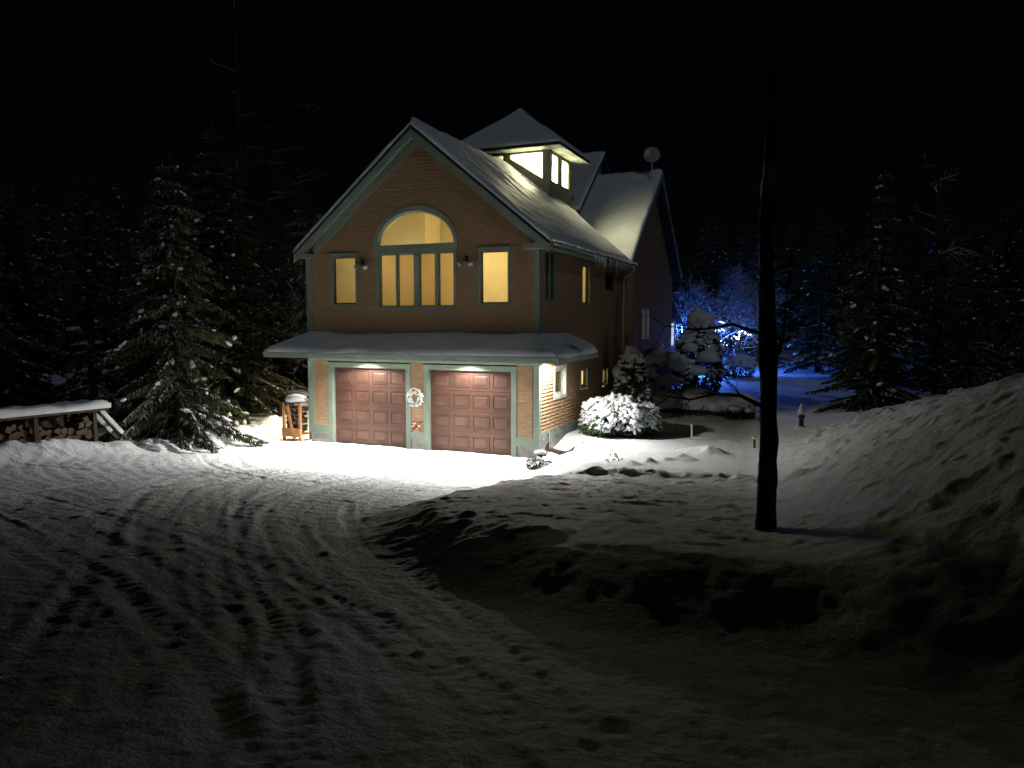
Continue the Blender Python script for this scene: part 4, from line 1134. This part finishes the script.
cap(e, [(-0.35, -0.3, 2.05, 0.62, 0.55, 0.34), (-0.75, -0.5, 1.45, 0.45, 0.42, 0.30), (0.45, -0.4, 1.75, 0.50, 0.45, 0.34), (0.25, -0.8, 1.1, 0.45, 0.35, 0.25), (-0.45, -0.85, 0.75, 0.40, 0.32, 0.22)], 6)
e = shrub('shrub', (2.15, 15.2, gz(2.15, 15.2) - 0.05), 'tall dark conical evergreen topped by a round snow cap before the blue light', 54, (1.25, 1.2, 1.9), 6500, 300, 0.19, 0.15, -0.4, cone=0.50, hang=0.3)
cap(e, [(-0.05, -0.1, 3.5, 0.58, 0.52, 0.46), (-0.35, -0.75, 2.3, 0.45, 0.4, 0.22), (0.5, -0.8, 1.9, 0.6, 0.5, 0.25), (-0.2, -1.0, 1.3, 0.7, 0.5, 0.25)], 7)
for k, (x, y, a, b_, c, lab) in enumerate(((1.9, 9.6, 0.95, 0.85, 0.40, 'long snow mound shrub at the left end of the low hedge'), (3.1, 9.2, 0.90, 0.8, 0.42, 'rounded snow mound shrub in the middle of the low hedge'),
                                           (4.35, 8.9, 0.85, 0.75, 0.40, 'snow mound shrub with dark underside at the right end of the low hedge'))):
    e = shrub('shrub', (x, y, gz(x, y) - 0.05), lab, 60 + k, (a, b_, c), 1500, 0, 0.1, 0.10, 0.1)
    cap(e, [(0, 0, c * 1.30, a * 1.02, b_, c * 0.95), (-a * 0.55, -0.1, c * 1.15, a * 0.6, b_ * 0.8, c * 0.75), (a * 0.5, 0.1, c * 1.1, a * 0.6, b_ * 0.8, c * 0.75)], 70 + k)
e = shrub('shrub', (4.55, 8.0, gz(4.55, 8.0) - 0.05), 'small dark ball shrub under the right end of the hedge', 64, (0.30, 0.3, 0.24), 900, 0, 0.09, 0.07, 0.4); cap(e, [(0, 0, 0.40, 0.25, 0.25, 0.12)], 81)
e = shrub('shrub', (4.98, 8.3, gz(4.98, 8.3) - 0.05), 'smallest dark ball shrub at the far right of the hedge', 65, (0.24, 0.24, 0.2), 700, 0, 0.08, 0.07, 0.4); cap(e, [(0, 0, 0.34, 0.20, 0.20, 0.10)], 82)
e = shrub('shrub', (2.75, 25.4, gz(2.75, 25.4) - 0.05), 'round snow topped bush on the blue lit snow', 66, (0.95, 0.9, 0.62), 1800, 30, 0.2, 0.12, 0.2)
cap(e, [(0, 0, 0.95, 0.9, 0.85, 0.36)], 9)
shrub('shrub', (1.75, 25.0, gz(1.75, 25.0) - 0.05), 'little snow dusted bush left of the round blue lit bush', 67, (0.5, 0.5, 0.45), 900, 40, 0.10, 0.10, 0.0)
bare_tree('frosted_shrub', (2.15, 25.9, gz(2.15, 25.9)), 'upright frosted twiggy shrub glowing pale blue', 68, 1.9, 0.04, 22, 0.9, 3, first=0.08, group='snow covered shrubs', spread=0.5, up=0.3, minr=0.012)
shrub('shrub', (0.62, -1.55, gz(0.62, -1.55) - 0.04), 'tiny snowy clump at the foot of the path light', 69, (0.34, 0.22, 0.13), 500, 60, 0.045, 0.07, -0.1)

# unseen trees added around the camera to shade the foreground from the moon
def moon_shade_trees():
    rg = np.random.default_rng(123); b = MB()
    for i in range(150):
        a = radians(58 + 182 * i / 149 + rg.uniform(-2, 2)); d = rg.uniform(12, 20)
        x, y = 7.6 + d * sin(a), -19.7 + d * cos(a); h = rg.uniform(15, 21) if 47 < i < 98 else (rg.uniform(19, 23) if i < 48 else rg.uniform(24, 31)); r = rg.uniform(2.2, 3.2); z0 = gz(x, y)
        b.tube([(x, y, z0 - 0.3), (x, y, z0 + h)], [0.2, 0.02], 6, 1)
        for k in range(26):
            f = 0.06 + 0.93 * k / 26
            for j in range(9):
                t = 2 * pi * j / 9 + k + rg.uniform(-.2, .2); L = r * (1 - f) ** 0.8 * rg.uniform(0.7, 1.1) + 0.1
                dd = np.array((cos(t), sin(t), -0.30)); dd /= np.linalg.norm(dd)
                blade(b, np.array((x, y, z0 + h * f)), dd, np.array((0, 0, 1.0)), L, L * 0.40, 0)
                blade(b, np.array((x, y, z0 + h * f)), dd, np.array((-sin(t), cos(t), 0)), L, L * 0.20, 0)
    o = b.build('shade_spruces', [M['needle'], M['bark']]); prop(o, 'unseen spruces added to shade the drive from the moon', 'wood', None, 'stuff')
moon_shade_trees()
# ------------------------------------------------------------------ lights wound on the blue tree, unseen blue lamps added for the glow
rg = np.random.default_rng(90)
e = empty('light_string', (1.9, 27.6, gz(1.9, 27.6)), 'string of glowing pale blue bulbs hung in the blue lit tree', 'string lights')
W = MB(); pts = []
for t in np.linspace(0, 1, 60):
    if t < 0.5: u = t / 0.5; pts.append((-0.45 + 0.30 * sin(u * 9), -0.9 + 0.15 * cos(u * 9), 3.2 - 1.5 * u + 0.12 * sin(u * 20)))
    else: u = (t - 0.5) / 0.5; pts.append((-0.30 + 1.55 * u + 0.12 * sin(u * 14), -0.95 + 0.2 * cos(u * 11), 1.7 + 0.9 * u + 0.15 * sin(u * 17)))
W.tube(pts, 0.008, 4); W.build('wire', M['dark'], e)
B0 = MB(); B0.v = [tuple(0.04 * q) for q in ICO2[0]]; B0.f = list(ICO2[1]); B0.m = [0] * len(B0.f)
bulb = B0.build('bulb', M['whitebulb'], e, True); bulb.location = pts[0]
for i in range(1, 60):
    c = bulb.copy(); COL.objects.link(c); c.parent = e
    c.location = (pts[i][0] + rg.uniform(-.07, .07), pts[i][1] + rg.uniform(-.07, .07), pts[i][2] + rg.uniform(-.07, .07))
for q, pw in (((-2.3, -0.9, 2.7), 4200), ((-0.5, -0.9, 2.3), 700), ((-1.9, 3.2, 2.8), 600)):
    L = bpy.data.lights.new('blue_lamp', 'POINT'); L.energy = pw; L.color = (0.05, 0.18, 1.0); L.shadow_soft_size = 0.25
    o = bpy.data.objects.new('blue_lamp', L); COL.objects.link(o); o.parent = e; o.location = q

# ------------------------------------------------------------------ things by the garage
# wreath on the pillar between the doors
e = empty('wreath', (-3.905, -0.115, 1.62), 'frosted round wreath on the pillar between the garage doors', 'wreath')
g = MB(); f = MB(); rg = np.random.default_rng(14)
ring = MB(); ring.tube([(0.20 * cos(a), 0, 0.20 * sin(a)) for a in np.linspace(0, 2 * pi, 25)], 0.03, 8, 0, False); ring.build('hoop', M['wood'], e)
for i in range(900):
    a = rg.uniform(0, 2 * pi); c0 = np.array((0.20 * cos(a), 0, 0.20 * sin(a))); o_ = rg.normal(0, 1, 3); o_[1] = -abs(o_[1]); o_ /= np.linalg.norm(o_)
    tdir = np.array((-sin(a), 0, cos(a))) * 0.7 + o_; tdir /= np.linalg.norm(tdir)
    blade(g if i % 3 else f, c0 + o_ * rg.uniform(0.02, 0.05), tdir, rg.normal(0, 1, 3), rg.uniform(0.05, 0.10), 0.014, 0)
for i in range(190):
    a = rg.uniform(0, 2 * pi); q = rg.uniform(0.12, 0.28); f.blob((q * cos(a), -rg.uniform(0.02, 0.08), q * sin(a)), (0.032, 0.026, 0.026), rg, 0, 0.3)
g.build('greenery', M['wreath'], e); f.build('frosting', M['frost'], e)
# red bow with crossed sticks under the wreath
e = empty('holiday_ornament', (-3.905, -0.05, 0.72), 'small red and white bow with crossed sticks low on the middle pillar', 'ornament')
b = MB(); b.bar((-0.20, -0.02, -0.17), (0.18, -0.02, 0.16), 0.035, 0.02); b.bar((-0.12, -0.045, 0.17), (0.19, -0.045, -0.16), 0.03, 0.02); b.build('crossed_stick', M['wood'], e)
b = MB(); rg = np.random.default_rng(4)
for s_ in (-1, 1):
    b.blob((s_ * 0.085, -0.085, 0.03), (0.085, 0.03, 0.055), rg, 0, 0.15); b.bar((s_ * 0.02, -0.08, 0.0), (s_ * 0.10, -0.08, -0.15), 0.05, 0.012)
b.blob((0, -0.10, 0.03), (0.03, 0.03, 0.03), rg); b.build('bow', M['red'], e, True)
b = MB()
for k in range(12): b.blob((rg.uniform(-.14, .14), -0.10, rg.uniform(-.06, .12)), (0.022, 0.018, 0.018), rg)
b.build('snow_speck', M['snow'], e, True)
# firewood rack
fr = empty('firewood_rack', (-8.52, 0.02, 0.0), 'narrow orange wooden firewood rack with a snow cap at the left garage corner', 'rack')
for (x, y) in ((-0.33, -0.22), (0.33, -0.22), (-0.33, 0.30), (0.33, 0.30)):
    b = MB(); b.box(x - 0.035, x + 0.035, y - 0.035, y + 0.035, -0.12, 1.26); b.build('post', M['orangewood'], fr)
b = MB(); b.box(-0.37, 0.37, -0.285, -0.256, 0.16, 0.44); b.build('front_board', M['orangewood'], fr)
b = MB(); b.box(-0.29, 0.29, -0.2, 0.3, 0.20, 0.24); b.build('shelf', M['orangewood'], fr)
b = MB(); b.bar((-0.12, -0.30, 1.18), (0.06, -0.30, 0.34), 0.10, 0.03, 0, (0, 1, 0)); b.build('brace', M['orangewood'], fr)
b = MB(); b.box(-0.38, 0.38, -0.27, 0.34, 1.262, 1.29); b.build('top_board', M['wood'], fr)
b = MB(); rg = np.random.default_rng(2); b.blob((0, 0.03, 1.31), (0.42, 0.36, 0.20), rg, 0, 0.10, None, 0.12); b.build('snow_cap', M['snow'], fr, True)

def log_mesh(seed, L, r):
    rg = np.random.default_rng(seed); k = seed % 3
    n = 12; b = MB()
    ang = np.linspace(0, 2 * pi, n, endpoint=False)
    if k == 0: prof = [(r * cos(a), r * sin(a)) for a in ang]
    elif k == 1: prof = [(r * 1.15 * cos(a), r * 1.15 * sin(a)) for a in np.linspace(-0.2, pi + 0.2, n - 3)] + [(-r * 0.5, -r * 0.25), (0, -r * 0.3), (r * 0.5, -r * 0.22)]
    else: prof = [(r * 1.35 * cos(a), r * 1.35 * sin(a) - r * 0.4) for a in np.linspace(0.5, pi - 0.5, n - 3)] + [(-r * 0.55, -r * 0.3), (0.02, -r * 0.75), (r * 0.5, -r * 0.25)]
    prof = [(p_ * (1 + rg.uniform(-.08, .08)), q * (1 + rg.uniform(-.08, .08))) for p_, q in prof]
    segs = [-0.5, -0.2, 0.15, 0.5]; m = len(prof)
    vs_ = [(L * s_, p_ + rg.uniform(-.006, .006), q + rg.uniform(-.006, .006)) for s_ in segs for p_, q in prof]
    fs = [(i * m + j, i * m + (j + 1) % m, (i + 1) * m + (j + 1) % m, (i + 1) * m + j) for i in range(3) for j in range(m)]
    b.add(vs_, fs, 0); b.add([vs_[j] for j in range(m)], [tuple(range(m - 1, -1, -1))], 1); b.add([vs_[3 * m + j] for j in range(m)], [tuple(range(m))], 1)
    if k == 1: b.m[m - 3:m] = [1] * 3
    return b
def logs(spots, label, group, L, r, seed0):
    protos = []
    for i, (p_, rot) in enumerate(spots):
        if i < 5:
            o = log_mesh(seed0 + i, L, r).build('firewood_log', [M['logbark'], M['logend']]); protos.append(o)
        else:
            o = protos[i % 5].copy(); COL.objects.link(o)
        o.location = p_; o.rotation_euler = rot; prop(o, label, 'log', group)
rg = np.random.default_rng(6); sp = []
for z in range(6):
    for k in range(4):
        sp.append(((-8.52 - 0.21 + k * 0.14 + rg.uniform(-.01, .01), 0.05, 0.315 + z * 0.145), (rg.uniform(0, 6), rg.uniform(-.03, .03), pi / 2 + rg.uniform(-.04, .04))))
logs(sp, 'split firewood log stacked in the orange rack by the garage', 'logs in the orange rack', 0.42, 0.068, 100)
# low open woodshed
WX0, WX1, WYA, WYB_ = -11.95, -10.75, -10.6, -5.45
wz = 0.5
ws = empty('woodshed', (0.5 * (WX0 + WX1), 0.5 * (WYA + WYB_), wz), 'low open woodshed with thick snow on its flat roof at left', 'woodshed')
cx, cy = ws.location[0], ws.location[1]
for x in (WX0 + 0.08, WX1 - 0.08):
    for y in (WYA + 0.1, WYA + 1.8, WYA + 3.4, WYB_ - 0.1):
        b = MB(); b.box(x - cx - 0.05, x - cx + 0.05, y - cy - 0.05, y - cy + 0.05, -0.4, 1.05); b.build('post', M['wood'], ws)
b = MB(); b.box(WX0 - cx + 0.02, WX0 - cx + 0.05, WYA - cy, WYB_ - cy, -0.3, 1.04); b.build('back_wall', M['wood'], ws)
rot = lambda y: 0.02 * (WYB_ - y)
b = MB(); b.add([(WX0 - cx - 0.15, WYA - cy - 0.1, 1.00), (WX1 - cx + 0.2, WYA - cy - 0.1, 1.13), (WX1 - cx + 0.2, WYB_ - cy + 0.15, 1.05), (WX0 - cx - 0.15, WYB_ - cy + 0.15, 0.92)] +
                [(WX0 - cx - 0.15, WYA - cy - 0.1, 0.94), (WX1 - cx + 0.2, WYA - cy - 0.1, 1.07), (WX1 - cx + 0.2, WYB_ - cy + 0.15, 0.99), (WX0 - cx - 0.15, WYB_ - cy + 0.15, 0.86)],
                [(0, 1, 2, 3), (7, 6, 5, 4), (0, 4, 5, 1), (1, 5, 6, 2), (2, 6, 7, 3), (3, 7, 4, 0)]); rf = b.build('roof', M['wood'], ws)
snow_slab('roof_snow', rf, (WX1 - cx + 0.22, WYA - cy - 0.1, 1.13), (WX1 - cx + 0.22, WYB_ - cy + 0.17, 1.05), (WX0 - cx - 0.15, WYB_ - cy + 0.17, 0.92), (WX0 - cx - 0.15, WYA - cy - 0.1, 1.00), 90, 24, 0.23, 33, 0.04, 0.05)
sp = []
rg = np.random.default_rng(61)
cols = int((WYB_ - WYA - 0.35) / 0.19)
for k in range(cols):
    hh = 3 + int(1.5 + 1.2 * sin(k * 0.55) + rg.uniform(-.5, .5)); hh = min(max(hh, 3), 5)
    for z in range(hh):
        yy = WYA + 0.22 + k * 0.19 + rg.uniform(-.02, .02) + (0.09 if z % 2 else 0)
        sp.append(((-11.12 + rg.uniform(-.07, .07), yy, wz + 0.13 + 0.06 * sin(k * 0.4) + z * 0.168), (rg.uniform(0, 6), rg.uniform(-.06, .06), rg.uniform(-.12, .12))))
logs(sp, 'split firewood log heaped in the low open woodshed', 'logs in the woodshed', 0.52, 0.098, 200)
for k, (dx, lab) in enumerate(((0.0, 'weathered plank leaning on the end of the woodshed, nearer one'), (-0.42, 'weathered plank leaning on the end of the woodshed, farther one'))):
    b = MB(); b.bar((0, 0, 1.02), (0.10, 0.95, -0.10), 0.14, 0.035, 0, (1, 0, 0)); b.bar((0.02, 0.02, 1.045), (0.12, 0.93, -0.05), 0.11, 0.02, 1, (1, 0, 0))
    o = b.build('plank', [M['wood'], M['snow']]); o.location = (-10.75 + dx, -5.42, wz - 0.05); prop(o, lab, 'plank', 'planks leaning on the woodshed')
# tarp covered heap behind the rack
tx, ty = -12.2, 4.6
e = empty('tarp_covered_heap', (tx, ty, gz(tx, ty)), 'rounded tarp covered heap under snow behind the orange rack', 'covered heap')
b = MB(); rg = np.random.default_rng(71)
n = 20; vs_ = []; fs = []
for j in range(11):
    t = j / 10 * pi / 2
    for i in range(n):
        a = 2 * pi * i / n; k = 1 + 0.10 * sin(3 * a + 1) + 0.06 * sin(5 * a)
        vs_.append((0.85 * k * cos(t) ** 0.6 * cos(a), 0.65 * k * cos(t) ** 0.6 * sin(a), 0.85 * sin(t) - 0.05))
for j in range(10):
    for i in range(n): fs.append((j * n + i, j * n + (i + 1) % n, (j + 1) * n + (i + 1) % n, (j + 1) * n + i))
b.add(vs_, fs); b.build('tarp', M['tarp'], e, True)
b = MB()
for q in ((0.15, -0.05, 0.80, 0.70, 0.55, 0.17), (-0.5, -0.3, 0.12, 0.5, 0.35, 0.16), (0.55, -0.2, 0.45, 0.42, 0.4, 0.22)): b.blob(q[:3], q[3:], rg, 0, 0.12, None, 0.5)
b.build('snow_cover', M['snow'], e, True)
b = MB(); b.tube([(-0.92, -0.25, -0.05), (-0.86, -0.32, 0.35), (-0.58, -0.40, 0.70), (-0.1, -0.45, 0.86), (0.4, -0.45, 0.85)], 0.035, 8); b.build('hoop', M['wood'], e, True)
# path light at the garage corner
px, py = 0.50, -1.05
e = empty('path_light', (px, py, gz(px, py) - 0.03), 'short dark path light with a flat snow cap at the garage corner', 'path light')
b = MB(); b.lathe([(0.07, -0.1), (0.07, 0.03), (0.035, 0.05), (0.03, 0.16)], (0, 0, 0), 12); b.build('post', M['dark'], e)
b = MB(); b.lathe([(0.075, 0.16), (0.085, 0.28), (0.02, 0.285)], (0, 0, 0), 12); b.build('lantern', M['dark'], e)
b = MB(); b.lathe([(0.17, 0.285), (0.15, 0.31), (0.02, 0.33)], (0, 0, 0), 14); b.build('hood', M['dark'], e)
b = MB(); rg = np.random.default_rng(3); b.blob((0, 0, 0.335), (0.19, 0.18, 0.075), rg, 0, 0.08, None, 0.2); b.build('snow_cap', M['snow'], e, True)
# bent branch in the snow by the corner
b = MB(); gx, gy = 0.75, -0.25; gz0 = gz(gx, gy)
b.tube([(-0.42, 0.0, -0.10), (-0.36, 0.0, 0.10), (-0.30, -0.02, 0.28), (-0.27, -0.02, 0.30)], [0.05, 0.055, 0.035, 0.01], 8)
b.tube([(-0.38, 0.0, 0.08), (-0.20, -0.04, 0.10), (0.05, -0.08, 0.05), (0.25, -0.06, 0.04), (0.38, 0.0, 0.12), (0.50, 0.05, 0.27)], [0.055, 0.07, 0.075, 0.06, 0.04, 0.012], 8)
o = b.build('fallen_branch', M['wood'], None, True); o.location = (gx, gy, gz0 + 0.03); prop(o, 'bent brown branch poking out of the snow by the garage corner', 'branch')
b = MB(); b.tube([(XR + 0.07, 0.75, 0.1), (XR + 0.07, 0.75, 0.62), (XR + 0.05, 0.75, 0.66), (XR + 0.0, 0.75, 0.66)], 0.022, 8); b.tube([(XR + 0.07, 0.95, 0.1), (XR + 0.07, 0.95, 0.48)], 0.02, 8); H(b, 'conduit', M['grey'])
# dead stalks in the bright snow
rg = np.random.default_rng(19)
for k, (sx, sy) in enumerate(((2.45, -1.15), (2.85, -1.75), (2.75, -2.15), (1.75, -0.3), (1.15, 0.5))):
    b = MB()
    for j in range(2 + k % 2):
        a = rg.uniform(0, 6); q = np.array((rg.uniform(-.06, .06), rg.uniform(-.06, .06), -0.05)); h_ = rg.uniform(0.06, 0.16)
        b.tube([q, q + (cos(a) * 0.03, sin(a) * 0.03, h_), q + (cos(a) * 0.09, sin(a) * 0.09, h_ * 1.5)], [0.008, 0.007, 0.003], 5)
        b.blob(tuple(q + (cos(a) * 0.09, sin(a) * 0.09, h_ * 1.5)), (rg.uniform(.02, .05), 0.022, 0.015), rg)
    o = b.build('dead_stalk', M['leafdead']); o.location = (sx, sy, gz(sx, sy)); o.rotation_euler = (0, 0, rg.uniform(0, 6)); prop(o, 'withered brown plant stalk in the bright snow in front of the round bush', 'plant', 'withered stalks in the yard')
# stake and lantern post
b = MB(); b.box(-0.022, 0.022, -0.012, 0.012, -0.15, 0.42); b.blob((0, 0, 0.43), (0.04, 0.035, 0.03), np.random.default_rng(1), 1); o = b.build('marker_stake', [M['trimwhite'], M['snow']]); o.location = (3.95, 2.45, gz(3.95, 2.45)); prop(o, 'thin pale stake standing in the yard snow', 'stake')
b = MB(); b.box(-0.03, 0.03, -0.02, 0.02, -0.15, 0.26); b.blob((0, 0, 0.27), (0.08, 0.07, 0.06), np.random.default_rng(1), 1); o = b.build('marker_stake', [M['wood'], M['snow']]); o.location = (5.8, 1.6, gz(5.8, 1.6)); prop(o, 'small snow tipped stake just left of the foreground trunk', 'stake')
lx, ly = 6.92, 3.9
e = empty('lantern_post', (lx, ly, gz(lx, ly) - 0.02), 'short dark lantern post with a pointed snow cap in the right yard', 'lantern post'); e.scale = (0.8, 0.8, 0.95)
b = MB(); b.lathe([(0.11, -0.15), (0.10, 0.10), (0.085, 0.14), (0.085, 0.34), (0.12, 0.38), (0.12, 0.42)], (0, 0, 0), 14); b.build('post', M['dark'], e)
b = MB(); b.lathe([(0.095, 0.42), (0.105, 0.50), (0.03, 0.56)], (0, 0, 0), 10); b.build('lantern', M['dark'], e)
b = MB(); b.lathe([(0.135, 0.47), (0.15, 0.52), (0.12, 0.62), (0.06, 0.74), (0.012, 0.82)], (0, 0, 0), 14); b.build('snow_cap', M['snow'], e, True)
b = MB(); b.blob((0, 0, 0.02), (0.22, 0.2, 0.08), np.random.default_rng(9)); b.build('snow_foot', M['snow'], e, True)
# satellite dish on the wing ridge
dx, dy, dz = 0.15, 13.6, 10.62
e = empty('satellite_dish', (dx, dy, dz), 'round grey satellite dish on the right end of the far ridge', 'satellite dish')
b = MB(); b.tube([(0.05, -0.3, -0.45), (0.05, -0.1, 0.15), (0.0, 0.0, 0.55)], 0.035, 8); b.build('mast', M['grey'], e)
D = np.array((0.22, -0.95, 0.35)); D /= np.linalg.norm(D)
q = Vector(D).to_track_quat('Z', 'Y').to_matrix(); Q = np.array(q)
b = MB(); rr = np.linspace(0, 0.36, 8); n = 28; vs_ = []
for k in (0, 1):
    for r_ in rr:
        for i in range(n): vs_.append(Q @ np.array((r_ * cos(2 * pi * i / n), r_ * 1.08 * sin(2 * pi * i / n), 0.55 * r_ * r_ - 0.02 * k)) + np.array((0, 0, 0.62)))
fs = [(j * n + i, j * n + (i + 1) % n, (j + 1) * n + (i + 1) % n, (j + 1) * n + i) for j in range(7) for i in range(n)]
N = 8 * n; fs += [tuple(N + x for x in reversed(f_)) for f_ in fs] + [(7 * n + i, 7 * n + (i + 1) % n, N + 7 * n + (i + 1) % n, N + 7 * n + i) for i in range(n)]
b.add(vs_, fs); b.build('dish', M['grey'], e, True)
b = MB(); c0 = np.array((0, 0, 0.62)); b.tube([c0 + Q @ np.array((0, -0.36, 0.05)), c0 + Q @ np.array((0, -0.15, 0.36)), c0 + Q @ np.array((0, 0.0, 0.42))], 0.014, 6); b.build('arm', M['grey'], e)
b = MB(); b.blob(c0 + Q @ np.array((0, 0.0, 0.43)), (0.05, 0.05, 0.06), np.random.default_rng(2), 0, 0.05); b.build('receiver', M['grey'], e, True)
